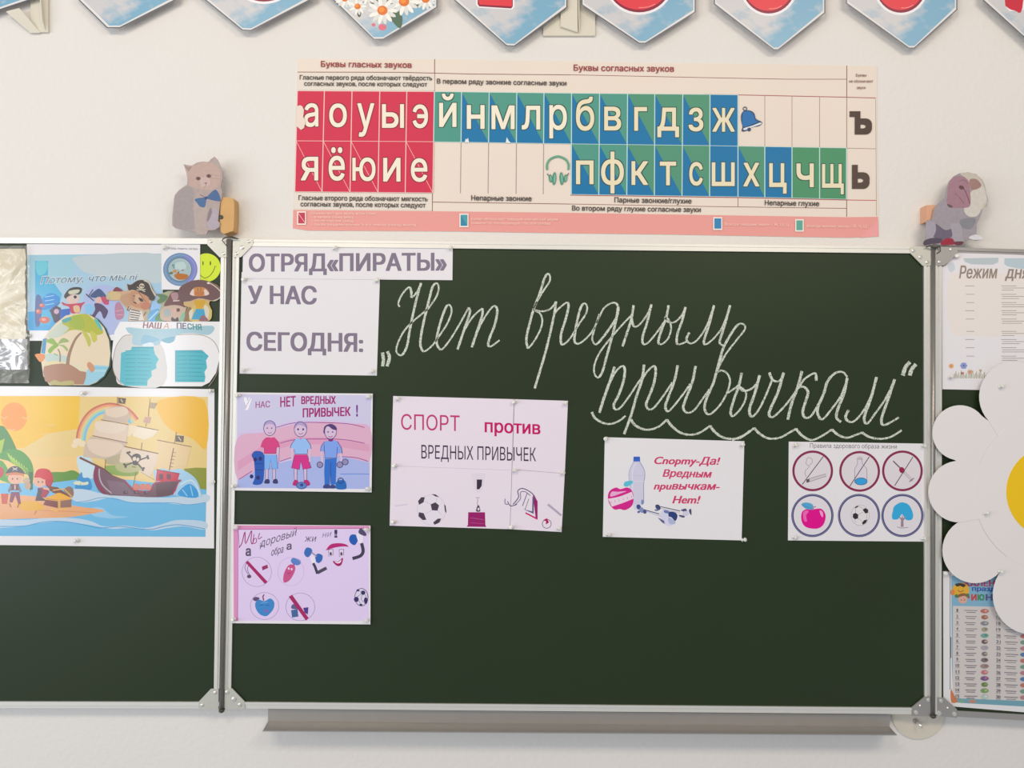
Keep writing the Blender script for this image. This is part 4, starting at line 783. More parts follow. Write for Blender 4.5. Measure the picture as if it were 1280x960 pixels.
A.poly([(121,526),(161,531),(158,553),(116,545)], SA); A.blob([(121,527),(155,530),(155,538),(140,542),(122,538)], 'e4d4c2')
A.poly([(113.5,545.5),(159,553),(150,570),(132,574),(104,571),(106,556)], SB); A.blob([(112,549),(152,555),(145,567),(130,571),(112,563)], SA)
A.poly([(130,574),(150,567),(151,582),(134,580)], 'b4a88a'); A.poly([(171,533),(198,538.5),(191,546),(180,549.5),(166,545)], 'ecdcc6'); A.poly([(198,551),(239,558.5),(232.5,584),(213,588),(192,583)], 'e0c69a')
A.poly([(153,559),(197.5,567),(195,580),(188,597),(175,590),(149,577)], SA); A.blob([(146,580),(170,578),(178,587),(160,591),(147,588)], 'b6b284')
A.part('printed_ship_rigging'); YD = '7a5236'
for l, wd in (([(115.5,544.5),(159.5,553.5)],.9), ([(126,524.5),(161,531)],.8), ([(171,532.5),(198.5,537.8)],.8), ([(155.5,558),(198,567)],1.2), ([(196.5,550),(239.5,558.5)],.9), ([(186,511),(185.5,521)],.7), ([(183,529),(182,533)],.8), ([(177.5,553),(176.5,562)],.8), ([(132,575),(131,588)],.8), ([(170,590),(166,611)],.8), ([(176,590),(193,600)],.4), ([(147,496),(146.5,506)],.8), ([(188,498),(186,511)],.5), ([(220.5,540),(218,555)],.8), ([(217,560),(211.7,588)],1.2)): A.line(l, wd, YD)
for k_ in range(5): A.line([(213.4+k_*.9-2, 583-k_*4.4), (213.4+k_*.9+3, 583.6-k_*4.4)], .7, YD)
A.poly([(181,521),(189,521.5),(187,529.5),(179,528)], 'c69a88'); A.line([(99.6,572),(130,586.7),(140.5,595),(157,601)], [2.6,2.2,1.8,1.0], '6c3a2c')
for q in ([(148,497),(157.6,498),(156,505),(148,504)], [(220,544),(230,545),(229,553),(219.5,552)]): A.poly(q, '5c4a3a'); A.line([(q[0][0]+3,q[0][1]+2),(q[2][0]-2.5,q[2][1]-2)], 1.3, 'ccb89a')
A.poly([(188,503),(196.5,504),(193,511),(187,510)], 'a89478')
A.part('printed_skull'); SKL = '3a2c28'
A.line([(160,567),(178,586)], 1.7, SKL); A.line([(184,571.5),(156,582)], 1.7, SKL)
for x, y in ((159.3,566),(161.8,565.3),(184.4,570.3),(185.2,572.8),(155.4,580.5),(157,583.4),(178.6,587.6),(179.6,585.2)): A.ell(x,y,1.5,1.5,SKL,0,10)
A.blob([(163.8,572),(167,568),(172,567),(176,570),(175.5,575),(173,578),(171,581.5),(166,580.5),(166,577)], SKL); A.ell(168,573.5,2.3,2.8,'ddc9b8',20,12); A.ell(172.2,574.5,1.8,2.5,'ddc9b8',20,12); A.line([(165,583.5),(170,584)], .9, SKL)
A.part('printed_hull')
A.poly(spline([(119,582),(116.5,594),(119,605),(128.6,617.5),(161,620),(194,621.5),(216,618),(223,604),(226,600.5),(194,602.5),(189,612.5),(178,613.5),(167,611),(160,605),(155.3,599.5),(140.5,595),(124,584)], 3), '6c4c58')
A.poly([(119,582),(116.5,594),(119,605),(128.6,617),(134,617.5),(124,604),(122,592),(124,584)], '7f2a4c'); A.line([(124,586),(124.5,597),(129,607),(140,617)], 1.6, 'b8a8b4', smooth=True)
A.poly([(133,600),(155,603),(165,614),(175,620),(140,618)], '7a6270'); A.poly([(194,603),(223,602),(215,618),(196,621)], '583840')
A.line([(155.5,600),(160.5,606),(167.5,612),(178,614.5),(188,613.5),(195,603.5),(226,600)], 1.6, 'a82f4c', smooth=True); A.line([(223,603),(215.5,618.5)], 1.5, 'b02c50')
A.poly([(196,587),(224.5,592),(222,601),(194.5,601.5)], 'bc2f44'); A.line([(195.5,587),(224.8,592.2)], 1.2, '86283a')
for x in (199,208.5): A.rect(x,592.5,x+5,599,'5a1c2c')
for x in (170,178,185): A.blob([(x-3,606),(x,604.5),(x+3.5,606.5),(x+3.5,612),(x-3,612)], 'cc8070')
for x in (157,170,183): A.rect(x-2.5,613.5,x+2.5,617.5,'2f2830'); A.rect(x-1,614,x+2,616.5,'7c6470')
A.flush()

# ------------------------------------------------------------------ left wing: upper papers
t = thing('song_poster', 'blue laminated poster with cartoon pirates and script reading ПОТОМУ ЧТО МЫ', 'poster', 120, 425, BD)
sheet(t, [(33.5, 304.8), (204, 305.5), (203.5, 362), (204, 425), (37, 426)], B0, B1, SHEEN)
A = Art(t, B1, GLOSSINK).org(0, 290, 8); A.part('printed_sky')
A.poly([(275,230),(1630,215),(1625,985),(275,985)], 'a9c6da'); A.poly([(275,230),(800,225),(700,500),(275,600)], 'a4c8d6'); A.blob([(800,240),(1620,225),(1620,500),(1300,470),(900,420),(760,320)], 'bfcbd0'); A.poly([(275,800),(500,780),(900,985),(275,985)], '4a9ed2'); A.blob([(850,600),(1150,560),(1200,985),(900,985)], 'aeb8dc'); A.blob([(1440,640),(1620,620),(1620,960),(1420,960)], '9cbfe2')
A.part('printed_underwater_photo'); A.poly([(350,290),(480,290),(480,430),(620,620),(600,700),(500,930),(350,930)], '5cacd0'); A.blob([(360,300),(470,300),(460,400),(380,430)], '7cc4d2'); A.blob([(400,700),(500,610),(600,660),(560,740),(420,780)], '3a84c8'); A.blob([(360,640),(420,680),(400,920),(352,920)], '4a5a90')
for x, y, rx, ry in ((420,735,28,20),(385,795,28,26),(445,880,55,34)): A.ell(x,y,rx,ry,'c26a58'); A.ell(x-8,y-5,rx*.4,ry*.4,'dea08a')
for y in (650,690,730): A.line([(450,y),(540,y-15)], .9, '9cd0e8')
A.part('lettering'); A.text('Потому, что мы ni', 400, 1380, 520, 478, 76, 'eef0f2', .04, .28); A.text('Потому, что мы ni', 403, 1378, 518, 478, 70, '6c8494', .012, .28)
A.part('printed_pirate_mouse'); A.blob([(640,640),(690,570),(760,550),(820,565),(800,620),(720,640),(670,670)], '3a342e'); A.blob([(690,590),(790,575),(780,610),(700,625)], 'c8c8b4'); A.blob([(665,660),(730,625),(790,635),(780,700),(720,725),(670,700)], 'd8c0b8'); A.ell(752,650,16,16,'2c2838'); A.blob([(620,700),(680,720),(800,710),(850,700),(820,740),(790,810),(710,810),(690,750),(630,730)], 'b8485a'); A.blob([(735,740),(790,740),(795,800),(745,800)], 'd8b8a0'); A.ell(770,780,14,14,'d8c06a')
A.part('printed_chest'); A.poly([(500,790),(560,735),(610,760),(600,900),(545,910)], '3f3448'); A.poly([(600,775),(700,765),(700,860),(620,900),(600,900)], '2c5ab0'); A.ell(565,795,26,26,'c8a8c0'); A.line([(490,790),(600,705)], 1.2, '3a4a80')
A.part('printed_pirate_child'); A.blob([(900,640),(960,580),(1000,570),(1050,620),(1090,690),(1060,720),(1000,650),(950,660)], '3f5078'); A.ell(990,680,34,32,'dcb4ac'); A.blob([(1010,655),(1060,650),(1090,720),(1040,720)], 'b84c6c'); A.blob([(945,715),(1010,720),(1060,760),(1080,800),(1040,870),(1000,790),(940,860),(905,860),(950,780)], '4c3a5c'); A.line([(860,620),(940,690)], 1.4, '3c3444'); A.line([(930,575),(880,650)], 1.2, '3c4054'); A.blob([(850,740),(910,720),(940,780),(880,840)], '8fbfe0')
A.part('printed_parrot'); A.blob([(1150,740),(1190,700),(1240,780),(1230,860),(1160,870)], 'b08098'); A.line([(1160,790),(1230,780)], .8, 'd8a8b8'); A.line([(1165,830),(1235,825)], .8, 'd8a8b8')
A.flush()

EM = thing('emblem_sheet', 'white sheet with a round blue ringed crest, upper right of the left wing', 'poster', 226, 362, BD)
sheet(EM, [(201.5, 305), (250.2, 305.5), (250, 362.5), (202, 362)], B1+.0003, B1+.0007, SHEEN)
A = Art(EM, B1+.0007, GLOSSINK).org(150, 290, 8); A.part('lettering'); A.text('отряд пираты лагерь', 480, 780, 172, 178, 20, '7a7480', .02)
A.part('printed_crest'); A.ell(603,375,172,166,'6f8db0',0,40); A.poly(ellp(603,375,172,166,0,14,-70,60)+[(603,375)], '7f84c0'); A.ring(603,375,150,145,.5,'a8b4c8',40); A.ell(598,375,122,122,'5d6c80',0,36); A.ell(598,375,115,114,'a8bcc0',0,36)
rr = random.Random(5)
for k_ in range(26):
    a = rr.uniform(0, 6.28); r_ = rr.uniform(20, 92); x, y = 598+math.cos(a)*r_, 385+math.sin(a)*r_
    A.ell(x, y, rr.uniform(10,24), rr.uniform(6,14), rr.choice(['b8905c','8a5a34','c8a870','5c7468','7a9c80','d8d0b0']) if y > 370 else rr.choice(['7aa4a0','c8d0c8','6a8890','a8b8a0']), rr.uniform(0,180), 8)
A.blob([(560,310),(640,300),(660,360),(600,380),(550,360)], 'c0d0d0'); A.blob([(540,430),(600,415),(680,430),(660,470),(580,475)], 'b0703c')
A.flush()

sm = thing('smiley_badge', 'round yellow-green smiling face disc tucked behind the crest sheet', 'badge', 258, 352, BD)
sheet(sm, ellp(258, 334.5, 17.8, 17.8, 0, 40), BD+.0001, BD+.0007, mat('lime_paper', 'c3d52a', .45), 'disc')
A = Art(sm, BD+.0007, GLOSSINK).org(150, 290, 8); A.part('printed_smile'); A.ell(830,312,6,22,'4a5418'); A.ell(904,312,7,22,'4a5418'); A.line([(800,430),(845,460),(895,440),(930,395),(950,350)], .9, '5a6418', smooth=True); A.line([(942,345),(966,343)], .7, '5a6418'); A.flush()

def cutout(name, label, outline, o, d, cut=None):
    t = thing(name, label, 'paper cutout', outline[0][0]/o[2]+o[0], max(p[1] for p in outline)/o[2]+o[1], BD)
    sheet(t, [(o[0]+x/o[2], o[1]+y/o[2]) for x, y in outline], d, d+.0005, mat('cutout_card', 'c4b4a4', .5))
    A = Art(t, d+.0005, GLOSSINK).org(*o); return A
C0 = B1+.0008; ORG = (130, 340, 8)
BO = [(20,240),(40,195),(80,190),(125,148),(190,185),(235,190),(228,120),(270,125),(330,85),(380,80),(450,110),(490,170),(520,230),(500,285),(470,290),(465,340),(440,360),(470,400),(490,440),(470,490),(240,490),(255,400),(200,340),(150,285),(60,285),(22,270)]
A = cutout('bear_cutout', 'bear pirate cutout with skull hat and striped shirt on the blue poster', BO, ORG, C0); A.part('printed_fur')
A.poly(BO, 'c3a68c'); A.blob([(60,200),(120,190),(170,230),(150,275),(70,275)], 'cdb58c'); A.blob([(20,240),(45,200),(60,240),(40,275)], 'b8b898'); A.blob([(90,190),(125,150),(190,188),(140,195)], '7a3a44')
A.blob([(170,240),(250,210),(300,260),(280,320),(230,350),(170,290)], 'b8967c'); A.blob([(250,230),(300,190),(440,240),(450,300),(400,360),(310,350),(260,310)], 'bb8d70'); A.ell(330,270,46,50,'c9a88c'); A.ell(292,262,18,34,'a8866c'); A.blob([(345,255),(385,270),(390,295),(360,290)], '3c2424'); A.line([(345,200),(420,300)], .6, '6a3a34'); A.ell(302,238,10,6,'3c2c28'); A.blob([(290,300),(320,320),(325,308),(300,295)], '4a2c28'); A.blob([(380,320),(440,300),(465,340),(420,380),(370,360)], 'b87a64')
A.part('printed_pirate_hat'); A.poly(spline([(230,118),(268,128),(330,88),(385,80),(450,105),(485,165),(510,235),(505,270),(490,285),(455,280),(430,240),(300,180),(250,185),(240,160)], 3), '3a302c'); A.line([(400,85),(450,110),(480,180),(515,240)], 1.4, 'd8cdb8', smooth=True); A.ell(378,140,26,26,'cfc4b0'); A.ell(370,138,8,9,'3a302c'); A.ell(390,142,8,9,'3a302c'); A.line([(325,180),(415,175)], 1.1, 'cfc4b0'); A.line([(330,150),(410,198)], 1.1, 'cfc4b0')
A.part('printed_striped_shirt'); A.poly([(240,350),(300,380),(380,390),(400,480),(250,488),(262,400)], 'ddd6ce')
for q in ([(268,375),(360,395)], [(262,400),(368,418)], [(262,425),(358,440)], [(262,448),(350,462)], [(258,475),(345,480)], [(230,385),(250,345)], [(245,390),(268,360)], [(395,440),(420,400)]): A.line(q, 1.1, '4a3c44')
A.flush()
WO = [(390,395),(430,380),(520,440),(560,370),(580,330),(530,300),(520,270),(545,260),(520,215),(560,220),(640,190),(690,190),(745,200),(775,280),(800,330),(830,350),(815,400),(790,490),(400,490),(440,440)]
A = cutout('pirate_cutout', 'small pirate in a brown hat with green leaves left of the big hat cutout', WO, ORG, C0+.0001); A.part('printed_leaves')
A.poly(WO, 'a8a88c'); A.blob([(520,220),(600,225),(640,250),(600,300),(545,315),(530,290),(560,260)], '5c7a58'); A.blob([(440,430),(490,380),(550,370),(540,440),(600,440),(560,488),(450,488)], '6ba4d4'); A.blob([(520,440),(590,400),(620,480),(520,488)], '5f8a58'); A.line([(450,480),(540,390)], 1.3, 'b8dcf0')
A.part('printed_pirate'); A.blob([(600,340),(640,260),(680,200),(745,200),(770,260),(800,330),(830,350),(760,350),(690,330)], '6e4a4a'); A.blob([(670,215),(735,210),(738,270),(690,280)], 'a8888c'); A.line([(690,290),(755,285)], 1.3, 'd8ccc4')
A.blob([(590,360),(700,330),(800,355),(810,420),(760,485),(600,488),(560,440)], 'c4ac9c'); A.blob([(600,380),(650,370),(670,430),(610,450)], 'a4acac'); A.ell(742,380,18,18,'5a3a34'); A.ell(708,385,14,18,'d8b0a4'); A.blob([(680,450),(710,470),(735,450),(745,488),(675,488)], '3c302c'); A.blob([(770,430),(810,400),(800,488),(760,488)], '8fb49c')
A.flush()
HO = [(740,200),(760,150),(820,110),(900,82),(980,78),(1060,95),(1130,130),(1175,175),(1192,210),(1170,255),(1120,290),(1060,290),(1050,320),(1080,390),(1060,430),(1045,490),(800,490),(815,420),(840,350),(800,335),(790,285),(745,240)]
A = cutout('pirate_girl_cutout', 'paper pirate cutout with a huge brown hat below the smiley', HO, ORG, C0+.0006); A.part('printed_coat')
A.poly(HO, 'c8ac7c'); A.blob([(800,488),(820,420),(850,350),(880,380),(870,488)], '8a6c50'); A.blob([(880,370),(930,300),(1000,300),(1060,360),(1080,395),(1050,488),(860,488)], 'cdb878'); A.poly([(900,410),(920,370),(1000,370),(1010,420),(1020,475),(875,475)], '4c9cc0'); A.blob([(1000,330),(1050,370),(1040,470),(1015,440)], 'd6cfc0'); A.blob([(850,400),(890,370),(880,450),(860,470)], 'd6cfc0'); A.poly([(900,280),(1020,280),(1010,320),(980,370),(930,370),(905,320)], 'cca24c'); A.blob([(985,430),(1020,450),(1040,488),(950,488)], '8a6470')
A.part('printed_hat'); A.blob([(740,205),(765,150),(830,105),(910,82),(980,80),(1060,98),(1130,135),(1172,180),(1180,225),(1150,265),(1080,285),(960,262),(860,290),(800,300),(750,250)], '6a4e4e'); A.line([(1040,105),(1100,135),(1160,190),(1170,230),(1150,265),(1090,290)], 1.2, 'cfc2b8', smooth=True); A.line([(800,300),(880,290),(950,265),(1060,285)], .8, 'b8a098', smooth=True)
A.blob([(860,215),(900,160),(960,150),(1020,165),(1052,215),(1000,240),(900,240)], 'c08a5c'); A.blob([(858,220),(895,165),(900,215),(900,238)], 'e0cdc4'); A.blob([(1010,170),(1052,218),(1010,235),(1000,200)], 'e0cdc4'); A.line([(938,155),(938,190)], 1.1, '8a6a34'); A.line([(968,155),(968,190)], 1.1, '8a6a34'); A.blob([(905,200),(960,190),(1005,205),(980,240),(930,240)], 'b87850'); A.ell(1045,110,16,10,'e4dccc')
A.flush()

# palm island disc
IO = [(53,425.5),(60,415),(70,404),(82,394.5),(95,391.5),(112,393),(122,399),(131,410),(137,425),(138.8,442),(137,458),(130,470),(121,478),(112,481.5),(62,481.5),(54,470),(52,455),(50,445),(52,432)]
t = thing('island_cutout', 'round cutout of a palm island with two palms below the blue poster', 'paper cutout', 95, 482, BD)
sheet(t, [(x+1.6, y+.5) if x > 110 else (x, y) for x, y in IO], C0-.0002, C0+.0003, mat('dark_green_card', '22402e', .4), 'backing')
sheet(t, [(x-.8, y) if x > 110 else (x, y) for x, y in IO], C0+.0003, C0+.0006, SHEEN)
A = Art(t, C0+.0006, GLOSSINK).org(0, 390, 8); A.part('printed_sky')
A.poly([((x-.8 if x > 110 else x)*8, (y-390)*8) for x, y in IO], 'e2d2b8'); A.blob([(470,240),(600,110),(700,60),(700,180),(560,260)], 'c4cbbc'); A.poly([(430,270),(470,260),(450,420),(410,410)], '3f88b4'); A.blob([(450,420),(620,430),(700,470),(660,500),(460,490)], 'bccbc4')
A.part('printed_water'); A.poly([(860,590),(940,530),(1090,540),(1040,640),(960,700),(890,728),(830,728)], '9cc8d8'); A.line([(950,560),(1070,560)], 1.2, '6fb8d0'); A.line([(930,590),(1060,590)], 1, 'b8dce4'); A.blob([(870,520),(900,500),(950,560),(920,605),(880,560)], 'c89070'); A.blob([(350,425),(400,415),(450,430),(440,480),(400,500),(360,450)], 'd8884a')
A.part('printed_sand'); A.blob([(440,520),(520,490),(640,500),(620,540),(470,545)], 'ddd0a8'); A.blob([(690,525),(740,525),(860,570),(850,610),(780,590)], 'ddd4b8'); A.poly([(440,545),(520,525),(620,515),(660,520),(700,525),(760,560),(800,590),(862,600),(858,660),(835,725),(520,725),(450,690),(430,600)], 'a67a62'); A.blob([(490,710),(550,680),(600,700),(660,688),(730,690),(725,732),(540,732)], 'b4aa74')
A.part('printed_palm'); A.line([(600,500),(600,420),(580,370)], 1.6, '8a7058', smooth=True); A.blob([(455,290),(520,262),(560,300),(585,330),(530,325)], '8aa84c'); A.blob([(480,380),(540,325),(585,335),(540,375),(500,415)], '86a848'); A.blob([(580,320),(610,270),(650,262),(690,295),(620,310)], '96a868'); A.blob([(585,330),(640,330),(680,370),(670,395),(630,350)], '9cae70'); A.line([(540,415),(575,435)], 1.2, '7aa850')
A.part('printed_palm'); A.line([(675,530),(690,430),(730,320),(770,250),(815,205)], [4.4,4,3.2,2.8,2], '94745c', smooth=True)
A.blob([(620,110),(720,40),(860,20),(940,80),(1010,150),(1030,210),(960,230),(860,200),(780,180),(700,185),(630,220),(690,160)], 'b0b24e'); A.blob([(700,50),(800,30),(850,130),(790,180),(700,130)], 'a0b04e'); A.blob([(820,190),(870,210),(910,290),(890,350),(860,280)], 'bcbc60'); A.blob([(900,190),(960,220),(970,280),(930,300)], 'c2bf62'); A.blob([(940,70),(985,90),(1025,180),(990,160)], '5cb4b0'); A.blob([(620,80),(700,50),(710,80),(640,110)], '5aa09c')
A.flush()

# song words cloud
SO = [(150,402),(275.2,402),(275.6,425),(274.5,448),(270,466),(262,478),(252,483),(160,483),(149,475),(142,460),(139.6,445),(141,430),(143,415)]
t = thing('song_sheet', 'cloud shaped white sheet with two teal text blocks titled НАША ПЕСНЯ', 'paper cutout', 208, 483, BD)
sheet(t, SO, C0+.0008, C0+.0013, SHEEN)
A = Art(t, C0+.0013, GLOSSINK).org(130, 380, 7.53); A.part('printed_outline'); A.poly(spline([(255,290),(180,300),(120,380),(90,470),(82,580),(110,680),(170,765),(560,765),(560,420),(400,300)], 4), 'd5d2cf')
A.line([(255,292),(190,300),(125,375),(95,470),(82,580),(105,670),(165,755)], .8, '9c8878', smooth=True); A.line([(690,290),(850,285),(960,305),(1040,360),(1085,460),(1085,560),(1050,680),(985,775)], .8, '9a8c80', smooth=True)
A.part('printed_watercolour'); A.blob([(215,220),(400,235),(680,230),(1020,205),(990,290),(830,275),(690,290),(660,350),(600,370),(540,350),(500,390),(280,385),(270,300),(230,270)], 'a6c3ce'); A.blob([(380,290),(520,330),(460,360),(350,370)], '8fb6cc'); A.blob([(540,340),(600,315),(670,310),(640,360),(590,368)], '7faec0'); A.blob([(360,385),(440,360),(470,395),(380,398)], 'd8e4ea')
A.part('printed_text_block'); A.poly([(262,402),(468,402),(470,430),(480,470),(515,520),(490,570),(495,605),(445,630),(450,680),(410,720),(408,770),(200,770),(150,730),(160,460),(255,430)], '50adbb')
for k_ in range(9): A.line([(200,440+k_*38),(300,438+k_*38)], .7, '2c8896'); A.line([(310,438+k_*38),(455-abs(k_-3)*12,441+k_*38)], .7, '2c8896')
A.line([(268,412),(462,412)], .9, '2c8896')
A.part('printed_text_block'); A.poly([(672,438),(925,436),(985,490),(960,530),(970,600),(945,640),(955,690),(945,735),(672,735)], '50adbb')
for k_ in range(8): A.line([(688,452+k_*38),(780,450+k_*38)], .7, '2c8896'); A.line([(790,450+k_*38),(945-(k_%3)*14,453+k_*38)], .7, '2c8896')
A.line([(672,735),(672,438),(925,436)], .7, '2c8090')
A.part('lettering'); A.text('НАШ', 364, 545, 225, 232, 56, '8a5262', .03, .15); A.text('А', 556, 610, 232, 232, 52, 'c48a70', .0, .2); A.text('ПЕ', 684, 775, 230, 234, 54, '5c5878', .03); A.text('СНЯ', 784, 920, 236, 246, 54, '4a8a8c', .03, -.1)
A.flush()
for px, py, d, wh in ((205,310,B1+.0006,'at the top edge of the crest sheet'),(38,420,B1,'in the bottom left corner of the blue pirate poster'),(106,491.5,B1,'on the top edge of the beach poster above the rainbow'),(98,676,B1,'on the bottom edge of the beach poster'),(266.5,602,B1,'on the right edge of the beach poster'),(266,488.5,B1,'in the top right corner of the beach poster')): pin(px, py, d, wh)

# crumpled transparent bag
bg = thing('plastic_bag', 'crumpled clear plastic bag with beige and silver contents at the left edge', 'bag', 0, 479, BD)
rr = random.Random(11)
def crumple(name, x0, y0, x1, y1, nx, ny, d, amp, m, folds, par, pitch=1.0):
    V = []; Fc = []
    fl = [(rr.uniform(x0, x1), rr.uniform(y0, y1), rr.uniform(0, 3.14), rr.uniform(3, 8), rr.uniform(.3, 1)*amp) for _ in range(folds)]
    for j in range(ny+1):
        for i in range(nx+1):
            x = lerp(x0, x1, i/nx); y = lerp(y0, y1, j/ny); h = 0
            for fx, fy, a, wd, hh in fl:
                u = (x-fx)*math.cos(a) + (y-fy)*math.sin(a); v_ = -(x-fx)*math.sin(a) + (y-fy)*math.cos(a)
                h = max(h, hh*max(0, 1-abs(u + 2*math.sin(v_*.12))/wd)*max(0, 1-abs(v_)/38))
            ex = min(i, nx-i, 3)/3; V.append(at(x + (rr.uniform(-1, 1) if i == nx else 0), y, d + h*min(1, ex+.15)))
    for j in range(ny):
        for i in range(nx):
            a = j*(nx+1)+i; Fc.append([a, a+nx+1, a+nx+2, a+1])
    return link(name, V, Fc, m, par, None, True)
crumple('contents', -60, 311, 32, 428, 24, 30, BD+.0006, .006, mat('beige_cloth', 'd8ccb0', .25, coat=1, var=.06, vscale=20), 26, bg)
crumple('foil_contents', -60, 424, 34, 462, 40, 24, BD+.0008, .006, mat('silver_foil', 'c4c6cc', .22, metal=.9), 60, bg)
crumple('film', -60, 307, 36.5, 479, 60, 90, BD+.0065, .011, mat('clear_film', 'e8e6e0', .12, spec=.9, coat=1, alpha=.24), 90, bg)

# ------------------------------------------------------------------ right wing
t = thing('schedule_sheet', 'pale daily schedule sheet titled РЕЖИМ ДНЯ with small meadow flowers', 'poster', 1240, 486, BD)
sheet(t, [(1196, 315), (1300, 319.5), (1300, 489), (1178, 486.5), (1177.5, 333), (1182, 332)], B0, B1)
A = Art(t, B1).org(1160, 300, 5.333); A.part('printed_background'); A.blob([(140,250),(300,240),(760,245),(760,600),(500,640),(300,640),(150,600)], 'ddd6d2')
A.poly([(235,122),(470,118),(468,150),(430,165),(290,162),(245,145)], 'b4bcc0'); A.poly([(510,122),(740,120),(740,200),(600,190),(530,175),(508,160)], 'b2bfc6'); A.blob([(130,170),(165,150),(180,190),(150,215)], 'c4c8d0')
A.part('lettering'); A.text('Режим', 205, 466, 256, 256, 88, 'cfc5bd', .04, .2); A.text('Режим', 208, 463, 254, 254, 82, '8b7f78', .015, .2); A.text('дня', 510, 680, 256, 258, 84, 'cfc5bd', .04, .2); A.text('дня', 513, 677, 254, 256, 80, '8b7f78', .015, .2)
A.part('printed_timetable')
for k_, y in enumerate((306,362,417,471,527,609,663,718,774)):
    A.line([(248 + (k_ % 3)*4, y),(309, y)], .55, '8c827e')
    for q, (x0, x1) in enumerate(((488,590),(495,700),(492,570+ (k_*37) % 90))): A.line([(x0, y+q*14),(x1, y+q*14)], .5, '7c7474'); 
A.part('printed_meadow')
for k_ in range(22): x = 165 + k_*10.5; A.line([(x, 922),(x + (k_*7 % 9)-4, 922-20-(k_*13 % 34))], .7, ('8a9468','a39a78','7c8a60')[k_ % 3])
for x, y, r, c in ((155,840,16,'d2a27c'),(238,838,22,'8a94c0'),(280,880,16,'c4a48c'),(228,888,8,'a8645c'),(350,870,9,'b8a890')):
    for a in range(6): A.ell(x+math.cos(a*1.05)*r*.6, y+math.sin(a*1.05)*r*.6, r*.5, r*.42, c, 0, 8)
    A.ell(x, y, r*.3, r*.3, '6a6a98' if c == '8a94c0' else 'b07c54', 0, 8)
A.flush()
t = thing('calendar_sheet', 'June holiday calendar sheet with a smiling sun, partly under the paper daisy', 'poster', 1240, 888, BD)
sheet(t, [(1178.8, 714), (1300, 717), (1300, 892), (1190, 883), (1179.3, 879)], B0, B1, SHEEN)
A = Art(t, B1, GLOSSINK).org(1140, 700, 4.571); A.part('frame_print_and_shadow'); A.line([(218,80),(218,740)], 1, '8c8a90'); A.poly([(224,90),(720,100),(720,840),(235,800),(228,600)], '8cb4cc'); A.poly([(234,262),(720,272),(720,812),(232,790)], 'd8d2d0')  # blue print frame, plus the shadow line of the sheet edge painted in grey
A.poly([(224,730),(240,790),(720,808),(720,842),(300,818),(224,812)], '7ca6b4'); A.blob([(222,740),(245,780),(262,810),(225,812)], 'cc8460'); A.ell(285,808,14,10,'8ab094'); A.ell(345,808,22,10,'c09080'); A.line([(222,440),(222,560)], 1, '5a4a44')
A.part('lettering'); A.text('КАЛЕНДАРЬ', 300, 620, 150, 150, 34, 'b04a70', .04); A.text('праздник', 342, 560, 176, 180, 26, '3a5a9c', .04)
for g_, x0, x1, c in (('И',338,370,'c05048'),('Ю',374,414,'4a8a5c'),('Н',420,462,'5a5a8c'),('Ь',472,505,'d8a8a0')): A.glyph(g_, x0, x1, 195, 232, c, .05)
A.part('printed_sun'); A.blob([(228,185),(240,145),(280,130),(318,145),(326,185),(300,205),(250,205)], 'e2b45c'); A.ell(232,185,12,18,'d89060'); A.blob([(246,138),(275,132),(305,142),(296,156),(276,148),(258,152)], '3c3430'); A.line([(262,172),(278,182),(296,172)], .8, '8a4a34', smooth=True)
A.part('printed_girl'); A.ell(290,225,26,24,'dcb0a0'); A.blob([(250,215),(270,195),(300,190),(328,205),(325,220),(300,205),(262,215)], '8a6444'); A.ell(254,205,10,10,'5a7a50'); A.ell(318,200,9,9,'5a7a50'); A.ell(282,228,3,3,'443838'); A.ell(300,228,3,3,'443838')
A.part('printed_dates')
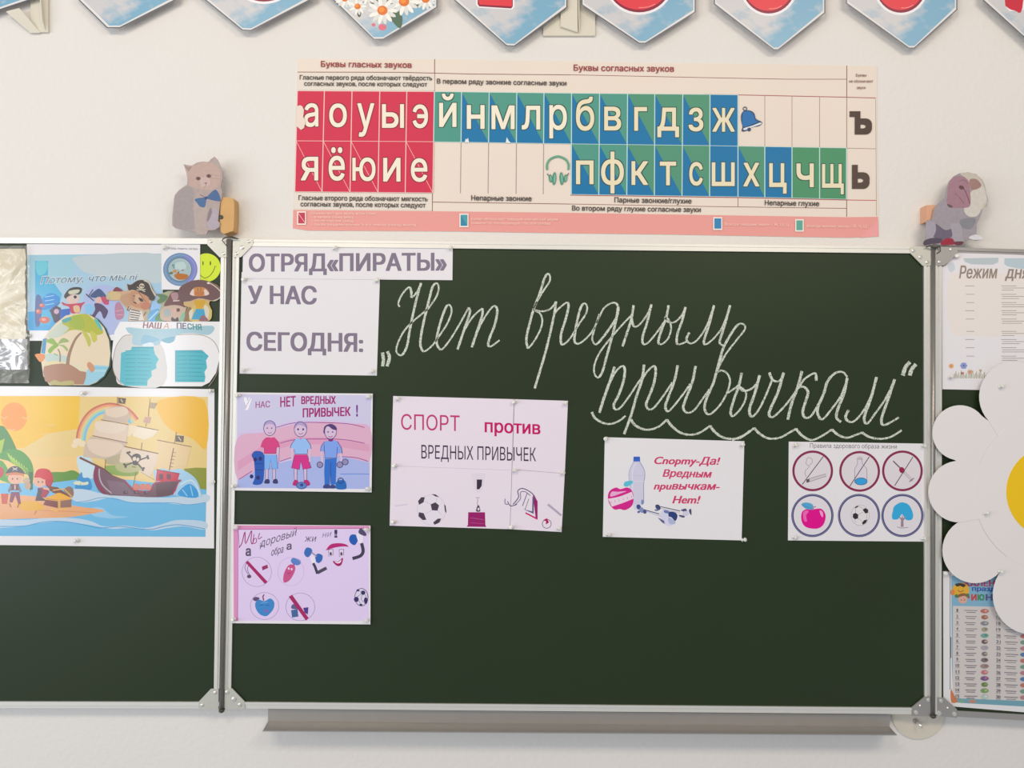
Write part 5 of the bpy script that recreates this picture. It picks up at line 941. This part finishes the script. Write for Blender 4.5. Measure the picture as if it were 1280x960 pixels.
for k_ in range(15):
    y = 296 + k_*35
    A.text(str(k_+1), 254 if k_ < 9 else 250, 264 if k_ < 9 else 270, y, y, 18, '6c6870', .02); A.text(str(k_+16), 482, 506, y+4, y+6, 18, '6c6870', .02)
    A.line([(248,y+5),(274,y+5)], .4, '9a949c'); A.line([(480,y+10),(508,y+11)], .4, '9a949c')
    x0 = 298 + (k_*7 % 12); A.line([(x0,y-8),(374-(k_*5 % 14),y-7)], .75, '77717c'); A.line([(312,y+3),(364-(k_*3 % 12),y+4)], .75, '77717c')
    A.line([(528+(k_*5 % 10),y-3),(608-(k_*7 % 16),y)], .75, '77717c'); A.line([(540,y+9),(594,y+11)], .6, '8b8590')
    A.ell(415, y-4, 25-(k_*5 % 9), 13, ('b87870','a07060','8a8a90','a8a08c','7aa89c','6a5a64','b0aab0','7a7a80','7c7270','a08a88','c07c84','6f5c88','6c8050','7c9a68','b8c8c0')[k_], 0, 10); A.ell(422, y-6, 9, 6, ('d8b0a0','c49a80','b0b4b8','7a8a80','5c8c84','c0a898','9aa4b0','b0a890','5c545c','8a7068','d8a8a8','c47088','88a468','a8c088','d8dcd8')[k_], 0, 8)
    A.ell(640, y, 22, 12, ('b87870','7a9a8c','b8848c','5a7aa8')[k_ % 4], 0, 10)
A.flush()
# big paper daisy
dy_ = thing('paper_daisy', 'big white paper daisy with a yellow centre at the right edge', 'paper flower', 1316, 760, .040)
DP = mat('daisy_paper', 'dad5d5', .7, spec=.2, bump=.04, bscale=10, var=.01)
CX, CY = 1318, 615
tips = [(1200,541,34.5),(1199,614.5,38.5),(1219,688,41),(1290,744,49),(1268,496,44),(1372,492,44),(1436,560,42),(1432,668,42),(1372,738,44)]
for k_, (x, y, r) in enumerate(tips):
    a = math.degrees(math.atan2(y-CY, x-CX)); P = ellp(x, y, r, r, a, 24, -110, 110)
    P = P + [(CX + 22*math.cos(math.radians(a+s_)), CY + 22*math.sin(math.radians(a+s_))) for s_ in (110, 180, 250)]
    d0 = .0385 + (.0008, .0016, .0008, .0016, .0016, .0008, .0016, .0008, .0012)[k_]
    MB().prism(P, d0, d0+.0005).build('petal', DP, dy_)
MB().prism(ellp(CX, CY, 100, 100, 0, 40), .0405, .0410).build('base_disc', DP, dy_)
MB().prism(ellp(1316, CY, 58, 58, 0, 48), .0410, .0416).build('flower_centre', mat('yellow_paper', 'e3b90c', .6, bump=.03, bscale=12), dy_)
A = Art(dy_, .0405); A.part('tape_mark').line([(1246,486),(1254,521)], .4, 'b8b2b4').flush()
for px, py, d, wh in ((1196,321.5,B1,'in the top left corner of the schedule sheet'),(1186.5,471.5,B1,'in the bottom left corner of the schedule sheet'),(1249.5,483.3,.0406,'in the upper petal of the paper daisy'),(1230.5,641.6,.0410,'in the middle of the left petals of the paper daisy'),(1182.5,716,B1,'in the top left corner of the calendar sheet'),(1249,714,.0403,'in the lower petal of the paper daisy')): pin(px, py, d, wh)
bpy.data.objects.remove(_fo)
